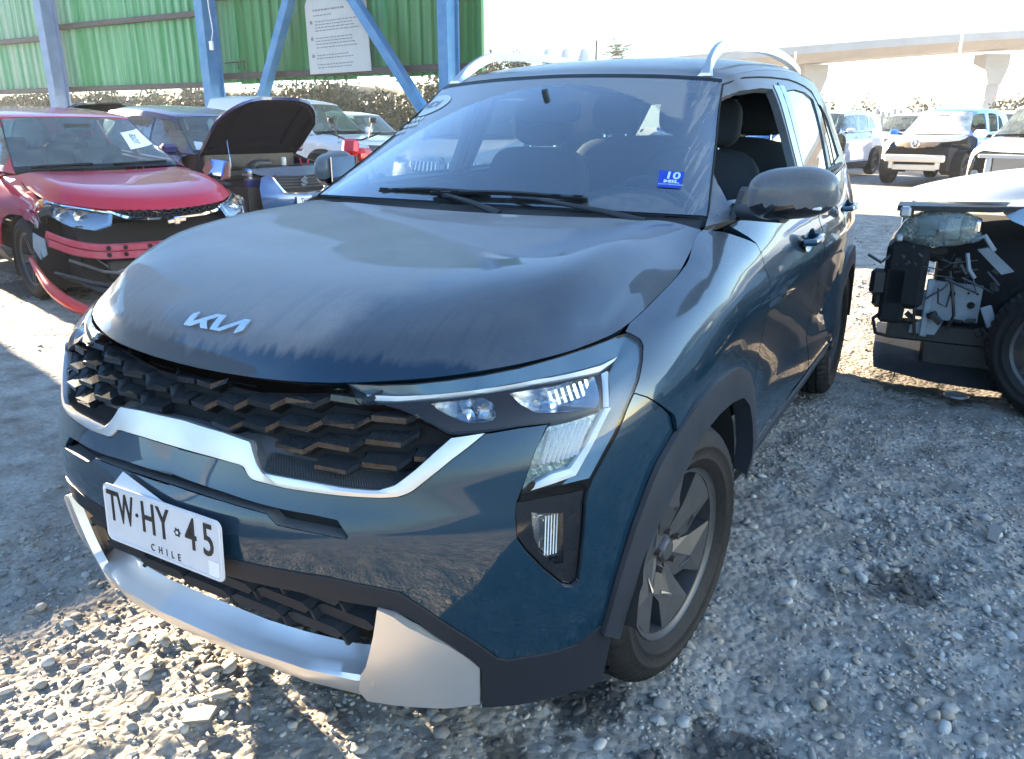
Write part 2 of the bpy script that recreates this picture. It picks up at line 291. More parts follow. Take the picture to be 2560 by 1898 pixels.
class B:
    """collects shapes into one mesh"""
    def __init__(s): s.v = []; s.f = []
    def add(s, V, Fc):
        n = len(s.v); s.v += [tuple(map(float, p)) for p in V]; s.f += [tuple(int(i)+n for i in f) for f in Fc]; return s
    def box(s, c, d, rot=None, bev=0):
        dx, dy, dz = d[0]/2, d[1]/2, d[2]/2
        if bev:
            b = bev; P = []
            for sx in (-1, 1):
                for sy in (-1, 1):
                    for sz in (-1, 1):
                        P += [(sx*(dx-b), sy*(dy-b), sz*dz), (sx*(dx-b), sy*dy, sz*(dz-b)), (sx*dx, sy*(dy-b), sz*(dz-b))]
            import bmesh
            bm = bmesh.new(); [bm.verts.new(p) for p in P]; h = bmesh.ops.convex_hull(bm, input=bm.verts); bm.verts.index_update()
            P = [v.co.copy() for v in bm.verts]; Fc = [[v.index for v in f.verts] for f in bm.faces]; bm.free()
        else:
            P = [Vector((x, y, z)) for x in (-dx, dx) for y in (-dy, dy) for z in (-dz, dz)]
            Fc = [(0, 1, 3, 2), (4, 6, 7, 5), (0, 4, 5, 1), (2, 3, 7, 6), (0, 2, 6, 4), (1, 5, 7, 3)]
        if rot: P = [Matrix.Rotation(rot[2], 3, 'Z') @ Matrix.Rotation(rot[1], 3, 'Y') @ Matrix.Rotation(rot[0], 3, 'X') @ Vector(p) for p in P]
        return s.add([(p[0]+c[0], p[1]+c[1], p[2]+c[2]) for p in P], Fc)
    def tube(s, pts, r, n=8, cap=True, flat=1.):
        pts = [Vector(p) for p in pts]; k = len(pts); rr = r if isinstance(r, (list, tuple)) else [r]*k; V = []; u = None
        for i, p in enumerate(pts):
            t = (pts[min(i+1, k-1)]-pts[max(i-1, 0)]).normalized()
            if u is None: u = t.orthogonal().normalized()
            u = (u-t*u.dot(t)).normalized(); w = t.cross(u)
            for j in range(n):
                a = 2*math.pi*j/n; V.append(p+(u*math.cos(a)+w*math.sin(a)*flat)*rr[i])
        Fc = [(i*n+j, i*n+(j+1) % n, (i+1)*n+(j+1) % n, (i+1)*n+j) for i in range(k-1) for j in range(n)]
        if cap: Fc += [tuple(range(n))[::-1], tuple((k-1)*n+j for j in range(n))]
        return s.add(V, Fc)
    def lathe(s, prof, n=48, axis='x', c=(0, 0, 0), a0=0, a1=2*math.pi, close=False):
        """profile of (r, h) turned about the axis"""
        full = abs(a1-a0-2*math.pi) < 1e-6; m_ = n if full else n+1; V = []
        for r, h in prof:
            for j in range(m_):
                a = a0+(a1-a0)*j/n; ca, sa = r*math.cos(a), r*math.sin(a)
                V.append({'x': (h, ca, sa), 'y': (ca, h, sa), 'z': (ca, sa, h)}[axis])
        k = len(prof); Fc = []
        for i in range(k if close else k-1):
            i2 = (i+1) % k
            for j in range(n):
                j2 = (j+1) % m_ if full else j+1; Fc.append((i*m_+j, i*m_+j2, i2*m_+j2, i2*m_+j))
        return s.add([(v[0]+c[0], v[1]+c[1], v[2]+c[2]) for v in V], Fc)
    def pill(s, c, d, rx=0., e=.45, nu=24, nv=14):
        V = []; rot = Matrix.Rotation(rx, 3, 'X'); sp = lambda v, k: math.copysign(abs(v)**k, v)
        for i in range(nv+1):
            ph = math.pi*i/nv-math.pi/2
            for j in range(nu):
                th = 2*math.pi*j/nu; V.append(rot @ Vector((d[0]/2*sp(math.cos(ph), e)*sp(math.cos(th), e), d[1]/2*sp(math.cos(ph), e)*sp(math.sin(th), e), d[2]/2*sp(math.sin(ph), e)))+Vector(c))
        return s.add(V, [(i*nu+j, i*nu+(j+1) % nu, (i+1)*nu+(j+1) % nu, (i+1)*nu+j) for i in range(nv) for j in range(nu)])
    def prism(s, poly, h0, h1, axis='z'):
        n = len(poly); P = []
        for h in (h0, h1):
            for a, b in poly: P.append({'z': (a, b, h), 'y': (a, h, b), 'x': (h, a, b)}[axis])
        return s.add(P, [tuple(range(n))[::-1], tuple(range(n, 2*n))]+[(i, (i+1) % n, n+(i+1) % n, n+i) for i in range(n)])
    def build(s, name, m, parent=None, smooth=True, sharp=35, **kw): return obj(name, s.v, s.f, m, parent, smooth, sharp=sharp if smooth else None, **kw)

def resample(P, n):
    P = np.asarray(P, float); d = np.r_[0, np.cumsum(np.linalg.norm(np.diff(P, axis=0), axis=1))]; t = np.linspace(0, d[-1], n)
    return np.stack([np.interp(t, d, P[:, k]) for k in range(P.shape[1])], 1)
def densify(P, step, closed=True):
    P = np.asarray(P, float); out = []; n = len(P)
    for i in range(n if closed else n-1):
        a, b = P[i], P[(i+1) % n]; k = max(1, int(math.ceil(np.linalg.norm(b-a)/step)))
        out += [a+(b-a)*j/k for j in range(k)]
    if not closed: out.append(P[-1])
    return np.array(out)
def inside(P, poly):
    P = np.asarray(P); poly = np.asarray(poly); x, y = P[:, 0], P[:, 1]; c = np.zeros(len(P), bool); n = len(poly); j = n-1
    for i in range(n):
        xi, yi, xj, yj = *poly[i], *poly[j]
        with np.errstate(divide='ignore', invalid='ignore'):
            c ^= ((yi > y) != (yj > y)) & (x < (xj-xi)*(y-yi)/((yj-yi) if yj != yi else 1e-12)+xi)
        j = i
    return c
def shrink(P, d):
    """moves a closed outline inward by d (same metric as P)"""
    P = np.asarray(P, float); n = len(P); area = .5*np.sum(P[:, 0]*np.roll(P[:, 1], -1)-np.roll(P[:, 0], -1)*P[:, 1]); s = 1 if area > 0 else -1
    out = []
    for i in range(n):
        a, b, c = P[i-1], P[i], P[(i+1) % n]; u = (b-a)/max(np.linalg.norm(b-a), 1e-9); v = (c-b)/max(np.linalg.norm(c-b), 1e-9)
        n1 = np.array([-u[1], u[0]])*s; n2 = np.array([-v[1], v[0]])*s; m_ = n1+n2; k = np.linalg.norm(m_)
        m_ = m_/k if k > 1e-6 else n1; c_ = max(.45, float(m_@n1)); out.append(b+m_*d/c_)
    return np.array(out)
def sym(half):
    """outline running down one side of the centre line, closed through its mirror image"""
    half = [tuple(p) for p in half]; return half+[(-a, b) for a, b in half[::-1]]
SC = {}  # metres per parameter unit
def pscale(S):
    if id(S) not in SC:
        a = max(2, S.ni*.5-S.oa) if not S.oa else S.oa*.3; b = (S.nj-1)*.5-S.ob if not S.ob else S.ob*.4
        e = .5; SC[id(S)] = (float(np.linalg.norm(S(a+e, b)-S(a, b))/e), float(np.linalg.norm(S(a, b+e)-S(a, b))/e))
    return SC[id(S)]
def patch(name, S, outer, m, parent, holes=(), off=0., step=.03, gap=.0018, flange=.010, scale=None, mirror=False, offn=None, **kw):
    """a trimmed piece of a surface: outline and holes in the surface's own coordinates, a turned-in rim gives it thickness"""
    sa, sb = scale or pscale(S); K = np.array([sa, sb])
    rings = [np.asarray(outer, float)*K]+[np.asarray(h, float)*K for h in holes]
    rr = []
    for i, r in enumerate(rings):
        if gap: r = shrink(r, gap if i == 0 else -gap)
        rr.append(densify(r, step*.8))
    P = []; E = []
    for r in rr:
        n0 = len(P); P += r.tolist(); E += [(n0+i, n0+(i+1) % len(r)) for i in range(len(r))]
    nb = len(P); o = rr[0]; lo, hi = o.min(0), o.max(0)
    gx, gy = np.meshgrid(np.arange(lo[0]+step*.5, hi[0], step), np.arange(lo[1]+step*.5, hi[1], step)); g = np.stack([gx.ravel(), gy.ravel()], 1)
    if len(g):
        k = inside(g, o)
        for h in rr[1:]: k &= ~inside(g, h)
        g = g[k]
    if len(g):
        bp = np.array(P); d = np.array([((bp-q)**2).sum(1).min() for q in g]); g = g[d > (step*.45)**2]; P += g.tolist()
    co, ed, fa, *_ = delaunay_2d_cdt([Vector(p) for p in P], E, [], 1, 1e-6)
    U = np.array([tuple(c) for c in co]); T = np.array([tuple(f) for f in fa if len(f) == 3]); c = U[T].mean(1)
    k = inside(c, rr[0])
    for h in rr[1:]: k &= ~inside(c, h)
    T = T[k]; A, Bp = U[:, 0]/sa, U[:, 1]/sb
    X = S(A, Bp); N = S.normal(A, Bp)
    dv = off if offn is None else off+offn(A, Bp, X)
    X = X+N*(np.asarray(dv)[:, None] if np.ndim(dv) else dv)
    tn = np.cross(X[T[:, 1]]-X[T[:, 0]], X[T[:, 2]]-X[T[:, 0]]); fl = (tn*N[T[:, 0]]).sum(1) < 0; T[fl] = T[fl][:, ::-1]
    V = X.tolist(); Fc = T.tolist(); NN = N.tolist()
    if flange:
        # boundary edges (used by one triangle) get a turned-in rim
        cnt = {}
        for t in T.tolist():
            for i in range(3):
                a, b = t[i], t[(i+1) % 3]; cnt[(min(a, b), max(a, b))] = cnt.get((min(a, b), max(a, b)), [])+[(a, b)]
        for e in cnt.values():
            if len(e) == 1:
                a, b = e[0]; n0 = len(V); pa, pb = X[a], X[b]; q = N[a]; r = N[b]
                V += [pa.tolist(), pb.tolist(), (pb-r*flange).tolist(), (pa-q*flange).tolist()]
                en = np.cross(pb-pa, q); en = en/max(np.linalg.norm(en), 1e-9); NN += [en.tolist()]*4; Fc.append((n0+1, n0, n0+3, n0+2))
    res = []
    for sgn in ((1, -1) if mirror else (1,)):
        VV = np.array(V); N2 = np.array(NN)
        if sgn < 0: VV = VV*[-1, 1, 1]; N2 = N2*[-1, 1, 1]; F2 = [f[::-1] for f in Fc]
        else: F2 = Fc
        res.append(obj(name, VV, F2, m, parent, True, N=N2, **kw))
    return res if mirror else res[0]
def on(S, P, off=0.):
    P = np.asarray(P, float); A, Bp = P[:, 0], P[:, 1]; return S(A, Bp)+S.normal(A, Bp)*(np.asarray(off)[:, None] if np.ndim(off) else off)
def loft(name, curves, m, parent, n=60, mirror=False, closed=False, smooth=True, sharp=30, **kw):
    """sheet through several 3-D curves"""
    Cc = [resample(c, n) for c in curves]; V = np.concatenate(Cc); k = len(Cc)
    Fc = [(i*n+j, i*n+j+1, (i+1)*n+j+1, (i+1)*n+j) for i in range(k-1) for j in range(n-1)]
    if closed: Fc += [(i*n+n-1, i*n, (i+1)*n, (i+1)*n+n-1) for i in range(k-1)]
    out = []
    for sgn in ((1, -1) if mirror else (1,)):
        out.append(obj(name, V*[sgn, 1, 1], Fc if sgn > 0 else [f[::-1] for f in Fc], m, parent, smooth, sharp=sharp if smooth else None, **kw))
    return out if mirror else out[0]
def text(name, body, size, m, parent, mw, extrude=.0006, sx=1., space=1., align='CENTER', bold=0.):
    c = bpy.data.curves.new(name, 'FONT'); c.body = body; c.size = size; c.extrude = extrude; c.align_x = align; c.align_y = 'CENTER'; c.space_character = space; c.offset = bold
    c.resolution_u = 3; t = bpy.data.objects.new(name, c); COL.objects.link(t); me = bpy.data.meshes.new_from_object(t); bpy.data.objects.remove(t); bpy.data.curves.remove(c); me.materials.clear(); me.materials.append(m)
    o = bpy.data.objects.new(name, me); COL.objects.link(o); o.parent = parent
    o.matrix_local = mw @ Matrix.Diagonal((sx, 1, 1, 1)); return o
def frame_at(p, x, y):
    """matrix whose local x and y run along the given directions"""
    x = Vector(x).normalized(); z = x.cross(Vector(y)).normalized(); y = z.cross(x); m_ = Matrix((x, y, z)).transposed().to_4x4(); m_.translation = Vector(p); return m_

# ================= the blue crossover =================
def hood_extra(nt, tc):
    """dust is rinsed off along the nose of the bonnet, with runs left by drops"""
    s = node(nt, 'ShaderNodeSeparateXYZ'); nt.links.new(tc.outputs['Object'], s.inputs[0])
    mp = node(nt, 'ShaderNodeMapping'); mp.inputs['Scale'].default_value = (46, 3.5, 3.5); nt.links.new(tc.outputs['Object'], mp.inputs[0])
    n = node(nt, 'ShaderNodeTexNoise', Scale=1, Detail=5); nt.links.new(mp.outputs[0], n.inputs['Vector'])
    n2 = node(nt, 'ShaderNodeTexNoise', Scale=9, Detail=3); nt.links.new(tc.outputs['Object'], n2.inputs['Vector'])
    ax = math_n(nt, 'ABSOLUTE', s.outputs[0]); y0 = math_n(nt, 'MULTIPLY', math_n(nt, 'MULTIPLY', ax, ax), .42)
    v = math_n(nt, 'SUBTRACT', s.outputs[1], y0); v = math_n(nt, 'SUBTRACT', v, math_n(nt, 'MULTIPLY', n.outputs['Fac'], .055)); v = math_n(nt, 'SUBTRACT', v, math_n(nt, 'MULTIPLY', n2.outputs['Fac'], .03))
    band = ramp_n(nt, v, .112, .128, .16, 1)
    runs = math_n(nt, 'MAXIMUM', ramp_n(nt, n.outputs['Fac'], .38, .46, .86, 1), ramp_n(nt, s.outputs[1], .22, .42, .5, 1))
    # the dust film thins across the left-hand shoulder
    v2 = math_n(nt, 'ADD', s.outputs[0], math_n(nt, 'MULTIPLY', s.outputs[1], -.30)); v2 = math_n(nt, 'ADD', v2, math_n(nt, 'MULTIPLY', n2.outputs['Fac'], .16))
    right = ramp_n(nt, v2, .24, .33, 1, .42, True)
    return math_n(nt, 'MULTIPLY', math_n(nt, 'MULTIPLY', band, runs), right)
BLUE = (.002, .028, .056)
DUSTC = (.255, .25, .255)
M_paint = paint('blue_paint', BLUE, .30, .35, .24, DUSTC)
M_hood = paint('blue_paint_dusty', BLUE, .93, .6, .30, DUSTC, extra=hood_extra)
M_roof = paint('blue_paint_roof', BLUE, .80, .6, .30, DUSTC, up=False)
M_black = mat('gloss_black', (.006, .006, .008), .12, coat=1)
M_trim = mat('matt_black_plastic', (.013, .016, .023), .5, bump=.15, bscale=500, dust=.18, spec=.2)
M_trim2 = mat('arch_plastic', (.018, .022, .031), .48, bump=.1, bscale=600, spec=.22, dust=.25, noise=.5, nscale=9, col2=(.032, .037, .047))
M_silver = mat('satin_silver', (.66, .65, .64), .33, metal=.8, coat=.3, bump=.02, bscale=900, dust=.35)
M_chrome = mat('chrome', (.75, .77, .8), .08, metal=1)
M_satin = mat('satin_chrome', (.62, .64, .67), .22, metal=.9)
M_dark = mat('dark_void', (.008, .008, .009), .9)
M_grille = mat('grille_plastic', (.006, .007, .009), .16, coat=.45, noise=.45, nscale=40, col2=(.03, .032, .036), dust=.15, dcol=(.13, .13, .13), spec=.25)
M_rib = mat('ribbed_plastic', (.03, .034, .04), .4, dust=.3)
M_rubber = mat('tyre_rubber', (.010, .010, .011), .62, spec=.22, bump=.3, bscale=90, noise=.7, nscale=7, col2=(.024, .020, .018), dust=.18, dcol=(.14, .12, .11))
M_rim = mat('dark_alloy', (.060, .063, .072), .40, metal=.4, noise=.6, nscale=14, col2=(.10, .088, .078))
M_rim2 = mat('machined_alloy', (.32, .32, .33), .3, metal=.9)
M_brake = mat('brake_steel', (.12, .10, .09), .5, metal=.8)
M_int = mat('cabin_plastic', (.030, .034, .040), .6, bump=.1)
M_seat = mat('seat_cloth', (.03, .034, .04), .85, bump=.25, bscale=300)
M_lens = glass('lamp_lens', (.90, .93, .94), .012, refl=.42)
M_refl = mat('lamp_reflector', (.42, .43, .45), .12, metal=1, bump=.5, bscale=45)
M_smoke = mat('lamp_housing', (.016, .008, .005), .4, spec=.3)
M_drl = mat('light_guide', (.85, .88, .92), .2, bump=.15, bscale=260, coat=1)
M_turn = mat('lamp_inner', (.14, .19, .20), .15, metal=.5, coat=1, bump=.6, bscale=70)
M_brow = mat('lamp_brow', (.10, .15, .18), .2, metal=.5, coat=.6)
M_white = mat('plate_white', (.62, .63, .66), .35, noise=.35, nscale=8, col2=(.45, .45, .46))
M_ink = mat('plate_ink', (.015, .012, .012), .5)
M_paper = mat('paper', (.75, .75, .74), .6)

def ws_dust(nt, tc, base):
    """film outside the sweep of the wipers, a washed fan below the driver's side, dried runs by the left pillar"""
    s = node(nt, 'ShaderNodeSeparateXYZ'); nt.links.new(tc.outputs['Object'], s.inputs[0]); X, Y = s.outputs[0], s.outputs[1]
    def dist(cx, cy):
        a = math_n(nt, 'SUBTRACT', X, cx); b = math_n(nt, 'MULTIPLY', math_n(nt, 'SUBTRACT', Y, cy), 1.22)
        return math_n(nt, 'SQRT', math_n(nt, 'ADD', math_n(nt, 'MULTIPLY', a, a), math_n(nt, 'MULTIPLY', b, b)))
    n = node(nt, 'ShaderNodeTexNoise', Scale=60, Detail=4); nt.links.new(tc.outputs['Object'], n.inputs['Vector']); j = math_n(nt, 'MULTIPLY', math_n(nt, 'SUBTRACT', n.outputs['Fac'], .5), .02)
    o1 = ramp_n(nt, math_n(nt, 'ADD', dist(.05, 1.148), j), .722, .735); o2 = ramp_n(nt, math_n(nt, 'ADD', dist(.52, 1.16), j), .58, .60)
    # left blade pivots near the middle, right blade near the driver
    out = math_n(nt, 'MULTIPLY', o1, o2)
    mp = node(nt, 'ShaderNodeMapping'); mp.inputs['Scale'].default_value = (62, 5, 3); nt.links.new(tc.outputs['Object'], mp.inputs[0])
    r = node(nt, 'ShaderNodeTexNoise', Scale=1, Detail=3, Distortion=1.2); nt.links.new(mp.outputs[0], r.inputs['Vector'])
    edge = ramp_n(nt, math_n(nt, 'SUBTRACT', X, math_n(nt, 'MULTIPLY', Y, -.27)), .955, .975)
    runs = math_n(nt, 'MULTIPLY', edge, ramp_n(nt, r.outputs['Fac'], .50, .60, .10, .55))
    right = ramp_n(nt, math_n(nt, 'SUBTRACT', X, math_n(nt, 'MULTIPLY', Y, -.27)), .94, .96, 1, .0)
    film = math_n(nt, 'MULTIPLY', math_n(nt, 'MULTIPLY', out, .60), right)
    fan = math_n(nt, 'MULTIPLY', ramp_n(nt, dist(.52, 1.13), .22, .235, 1, 0), ramp_n(nt, n.outputs['Fac'], .3, .7, .12, .4))
    t = math_n(nt, 'MAXIMUM', film, runs); t = math_n(nt, 'MAXIMUM', t, fan)
    return math_n(nt, 'MAXIMUM', t, base)
M_ws = glass('windscreen_glass', (.66, .76, .77), .05, ws_dust, (.33, .31, .29), 2.9)
M_glass = glass('side_glass', (.74, .82, .80), .08, refl=1.5)

A_OUT = [(.415,.335),(.425,.45),(.465,.565),(.515,.65),(.544,.683),(.617,.726),(.719,.753),(.882,.763),(1.003,.756),(1.12,.739),(1.247,.686),(1.341,.61),(1.382,.543),(1.392,.458),(1.385,.36)]
A_IN = [(.455,.31),(.458,.36),(.465,.42),(.52,.53),(.59,.59),(.664,.622),(.732,.655),(.811,.67),(.924,.671),(1.051,.66),(1.172,.636),(1.26,.585),(1.30,.523),(1.315,.449),(1.315,.40),(1.31,.355)]
def W(P, g=(8, 4, 4, 17, 0, 9)): return WRAP.inv(P, [1, 2], g)

def wheel(parent_name, kw, rad=.332, rim=.222, wid=.205, spokes=6, face=None, mirror=False, style='facet', mats=None):
    """tyre, rim, brake disc and hub on an empty at the wheel's centre; the outer face looks along +x"""
    e = empty(parent_name, **kw); sg = -1 if mirror else 1
    mt, mr, mf = mats or (M_rubber, M_rim, M_rim2)
    w = wid/2; S_ = rad
    prof = [(rim-.004, w-.018), (rim+.012, w-.002), (rim+.022, w+.004), (rim+.024, w+.0062), (rim+.028, w+.0062), (rim+.03, w+.005), (rim+.052, w+.010), (rim+.054, w+.0115), (S_-.052, w+.0115), (S_-.050, w+.0098), (S_-.028, w+.004), (S_-.012, w-.010), (S_-.004, w-.024)]
    tr = []
    for k in (-.62, -.22, .22, .62): tr += [(S_, k*w-.006), (S_-.009, k*w-.005), (S_-.009, k*w+.005), (S_, k*w+.006)]
    prof += [(S_-.001, w-.035)]+tr[::-1]+[(S_-.001, -w+.035)]+[(r, -h) for r, h in prof[::-1]]
    n = 180; b = B().lathe(prof, n, 'x')
    V = np.array(b.v); rr = np.hypot(V[:, 1], V[:, 2]); j = (np.arange(len(V)) % n)
    k = (rr > S_-.034) & (j % 3 == 0) & (np.abs(V[:, 0]) > .40*w); V[k, 1:] *= (1-.009/S_)
    V[:, 0] *= sg; Fc = b.f if sg > 0 else [f[::-1] for f in b.f]
    obj('tyre', V, [f[::-1] for f in Fc], mt, e, sharp=50)
    d = B().lathe([(rim-.002, w-.012), (rim-.008, w-.02), (rim-.016, w-.022), (rim-.03, 0), (rim-.03, -w+.02), (rim, -w+.01)], 64, 'x')
    r = obj('rim', np.array(d.v)*[sg, 1, 1], d.f, mr, e, sharp=40)
    sp = B(); fc = B(); h = w-.028
    for i in range(spokes):
        a = 2*math.pi*(i+.12)/spokes
        def q(r_, t, hh):
            aa = a+t; return (hh, r_*math.cos(aa), r_*math.sin(aa))
        if style == 'facet':
            # broad paddle that narrows to the hub, its two faces folded along a raised spine
            o0, o1 = .40, .20
            P = [q(.035, -.55, h-.03), q(.035, .55, h-.03), q(rim*.52, .50, h-.012), q(rim*.97, .58, h+.004), q(rim*.97, -.10, h+.004), q(rim*.60, -.24, h-.008), q(rim*.52, -.50, h-.016),
                 q(rim*.55, .06, h+.001), q(.05, 0, h-.018)]
            Fs = [(0, 8, 7, 6), (8, 1, 2, 7), (7, 2, 3, 4), (6, 7, 4, 5)]
            lo = [(p[0]-.035, p[1], p[2]) for p in P]
            ring = [0, 6, 5, 4, 3, 2, 1]
            sp.add(P+lo, Fs+[(ring[k_], ring[(k_+1) % 7], ring[(k_+1) % 7]+9, ring[k_]+9) for k_ in range(6)])
            g0 = [q(rim*.50, -.24, h-.006), q(rim*.56, .04, h+.008), q(rim*.53, .05, h+.008), q(rim*.47, -.23, h-.007)]
            fc.add(g0+[(p[0]-.006, p[1], p[2]) for p in g0], [(0, 1, 2, 3), (0, 4, 5, 1), (1, 5, 6, 2), (2, 6, 7, 3), (3, 7, 4, 0)])
            for nm_, bb_, m__ in (('spoke', sp, mr), ('machined_edge', fc, mf)): obj(nm_, np.array(bb_.v)*[sg, 1, 1], bb_.f, m__, e, False)
            sp, fc = B(), B()
        else:
            for t0 in (-.13, .13):
                P = [q(.05, t0*2.2-.12, h-.012), q(.05, t0*2.2+.12, h-.012), q(rim*.98, t0+.055, h), q(rim*.98, t0-.055, h)]
                lo = [(p[0]-.03, p[1], p[2]) for p in P]
                sp.add(P+lo, [(0, 1, 2, 3), (0, 4, 5, 1), (1, 5, 6, 2), (3, 2, 6, 7), (0, 3, 7, 4)])
    if sp.v: obj('spokes', np.array(sp.v)*[sg, 1, 1], sp.f, mr, e, False)
    if fc.v: obj('machined_edge', np.array(fc.v)*[sg, 1, 1], fc.f, mf, e, False)
    hb = B().lathe([(0, h-.008), (.024, h-.009), (.030, h-.014), (.034, h-.024), (.066, h-.028), (.07, h-.05)], 32, 'x')
    obj('hub_cap', np.array(hb.v)*[sg, 1, 1], hb.f, mr, e, sharp=30)
    nb = B()
    for i in range(5):
        a = 2*math.pi*i/5; nb.lathe([(0, h-.006), (.008, h-.006), (.0095, h-.03)], 6, 'x', (0, .052*math.cos(a), .052*math.sin(a)))
    obj('wheel_nuts', np.array(nb.v)*[sg, 1, 1], nb.f, M_brake, e, False)
    db = B().lathe([(.06, .02), (.14, .02), (.14, -.005), (.06, -.005)], 40, 'x')
    obj('brake_disc', np.array(db.v)*[sg, 1, 1], db.f, M_brake, e)
    return e

car = empty('parked_crossover', label='blue-grey crossover with dusty bonnet filling the foreground, plate TW HY 45', category='car')
CP = dict(parent=car)

# --- bonnet and its badge
hoodpoly = [(0, 0)]+[(0, .5*i) for i in range(1, 15)]+[(.5*i, 7) for i in range(1, 13)]+[(6, 6-.5*i) for i in range(0, 13)]
hp = [(0, 7)]+[(.5*i, 7) for i in range(1, 12)]+[(6, 7)]+[(6, 7-.5*i) for i in range(1, 28)]+[(6, -7)]+[(6-.5*i, -7) for i in range(1, 12)]+[(0, -7)]+[(0, -7+.5*i) for i in range(1, 28)]
def hood_form(A, Bq, X):
    x = np.abs(X[:, 0]); y = X[:, 1]; line = .30+.20*np.clip((y-.2)/.9, 0, 1)
    return -.006*np.exp(-((x-line-.05)/.045)**2)*np.clip((y-.22)/.2, 0, 1)
bonnet = patch('bonnet', HOOD, hp, M_hood, car, step=.035, gap=.002, flange=.014, scale=(.17, .105), offn=hood_form)
lg = F['logo']; sc_h = (.17, .105)
badge = patch('bonnet_badge', HOOD, lg, M_chrome if False else M_satin, bonnet, off=.0075, step=.02, gap=0, flange=.006, scale=sc_h)

# --- bumper skin
hl = F['headlight']; fh = F['foghouse']
gapl = [(6.237,6.608),(6.464,6.304),(6.728,5.823),(7.008,5.323)]
ao_f = W(A_OUT[:6], (5.5, 3, 4.5, 8, 0, 6))
body_half = [(0, 5.53)]+[(.55, 5.53), (.95, 5.50)]+F['chr_out'][10::-1]+[(3.846,6.655)]+[(4.288,6.706),(4.729,6.688),(4.681,6.626),(4.454,6.026),(4.275,5.186),(4.206,4.9)] + \
    [(4.179,4.794),(4.157,4.451),(4.171,3.947),(4.316,3.592),(4.581,3.125),(4.87,2.71),(5.019,2.622),(5.092,2.667),(5.152,3.662),(5.18,4.36),(5.232,4.722)] + \
    [(5.297,4.938),(5.526,5.4),(5.778,5.841),(6.007,6.318),(6.195,6.611)]+gapl+ao_f[5:3:-1]+ao_f[3:0:-1]+[(5.65,1.22)]+F['gloss_bot2'][6:0:-1]+F['gloss_bot'][7:0:-1]+[(0,3.12)]
slot = sym([(0, 4.73)]+F['slot_top'][1:]+F['slot_bot'][:-1]+[(0, 4.56)])
bumper = patch('front_bumper', WRAP, sym(body_half), M_paint, car, holes=[slot], step=.028, scale=(.155, .088), flange=.012)
patch('air_slot', WRAP, sym([(0, 4.85), (2.3, 4.7), (2.3, 4.0), (0, 4.4)]), M_dark, bumper, off=-.03, gap=0, flange=0, scale=(.155, .088))
loft('slot_lip', [on(WRAP, [(-a, b) for a, b in F['slot_bot'][:-1]][0:]+[(0, 4.56)]+F['slot_bot'][:-1][::-1], .001), on(WRAP, [(-a, b+.12) for a, b in F['slot_bot'][:-1]]+[(0, 4.66)]+[(a, b+.12) for a, b in F['slot_bot'][:-1][::-1]], -.028)], M_rib, bumper, n=80)

# --- lower trim, skid plate, lower grille
tl = F['gloss_bot'][:8]+F['gloss_bot2'][1:7]+[(5.65,1.22)]
low = [(0, 3.12)]+tl[1:]+ao_f[:1]+W([(.452,.30),(.455,.20)], (6, 1, 4.5, 8, 0, 4))+[(6.0, .0), (5, 0), (4.2, 0), (3.73, 0)]+F['skid_wing'][::-1]+F['matte_in'][2:0:-1]+[(0, 2.66)]
trim = patch('lower_trim', WRAP, sym(low), M_trim, car, off=.002, step=.03, scale=(.155, .088), flange=.02)
wing = F['skid_wing'][:-1]+[(3.724,.06),(3.167,.05),(2.609,.05),(2.188,.06),(2.10,.30)]+F['lg_right'][::-1][1:-1]
skid = patch('skid_plate', WRAP, [(2.495,2.60)]+wing[1:], M_silver, car, off=.008, step=.02, scale=(.155, .088), flange=.02, mirror=True, offn=lambda A, Bq, X: .014*np.clip((X[:, 2]-.25)/.1, 0, 1)*np.exp(-((np.abs(X[:, 0])-.515-.10*(X[:, 2]-.3))/.035)**2)-.010*np.clip((np.abs(X[:, 0])-.56)/.06, 0, 1))
def full(c, k=0): return [(-a, b) for a, b in c[k:]][::1]+[(a, b) for a, b in c[::-1][:len(c)-k]]
le = [(2.34,.66),(2.10,.56),(1.497,.58),(.692,.60),(0,.60)]; lb = [(2.42,.84),(1.918,.82),(1.344,.84),(.834,.85),(0,.86)]; sb = [(2.36,.12),(1.436,.14),(.598,.15),(0,.15)]
cur = lambda c, o: on(WRAP, [(-a, b) for a, b in c]+[(a, b) for a, b in c[::-1][1:]], o)
lip = loft('skid_plate_lip', [cur(lb, -.058), cur([(2.39,.77),(1.5,.72),(.7,.745),(0,.745)], -.042), cur([(2.37,.70),(1.5,.645),(.7,.67),(0,.67)], -.020), cur([(2.345,.67),(1.5,.592),(.7,.612),(0,.612)], .002), cur(le, .007), cur([(2.34,.54),(1.5,.48),(.7,.50),(0,.50)], .009), cur([(2.36,.32),(1.45,.30),(.65,.30),(0,.30)], .008), cur(sb, .002), cur([(2.36,.0),(1.4,.0),(.6,.0),(0,.0)], -.03)], M_silver, car, n=90, sharp=32)
patch('lower_grille', WRAP, sym([(0, 2.9), (2.6, 2.8), (2.5, .2), (0, .2)]), M_dark, car, off=-.13, gap=0, flange=0, scale=(.155, .088))
lgr = bpy.data.objects['lower_grille']
k = 0
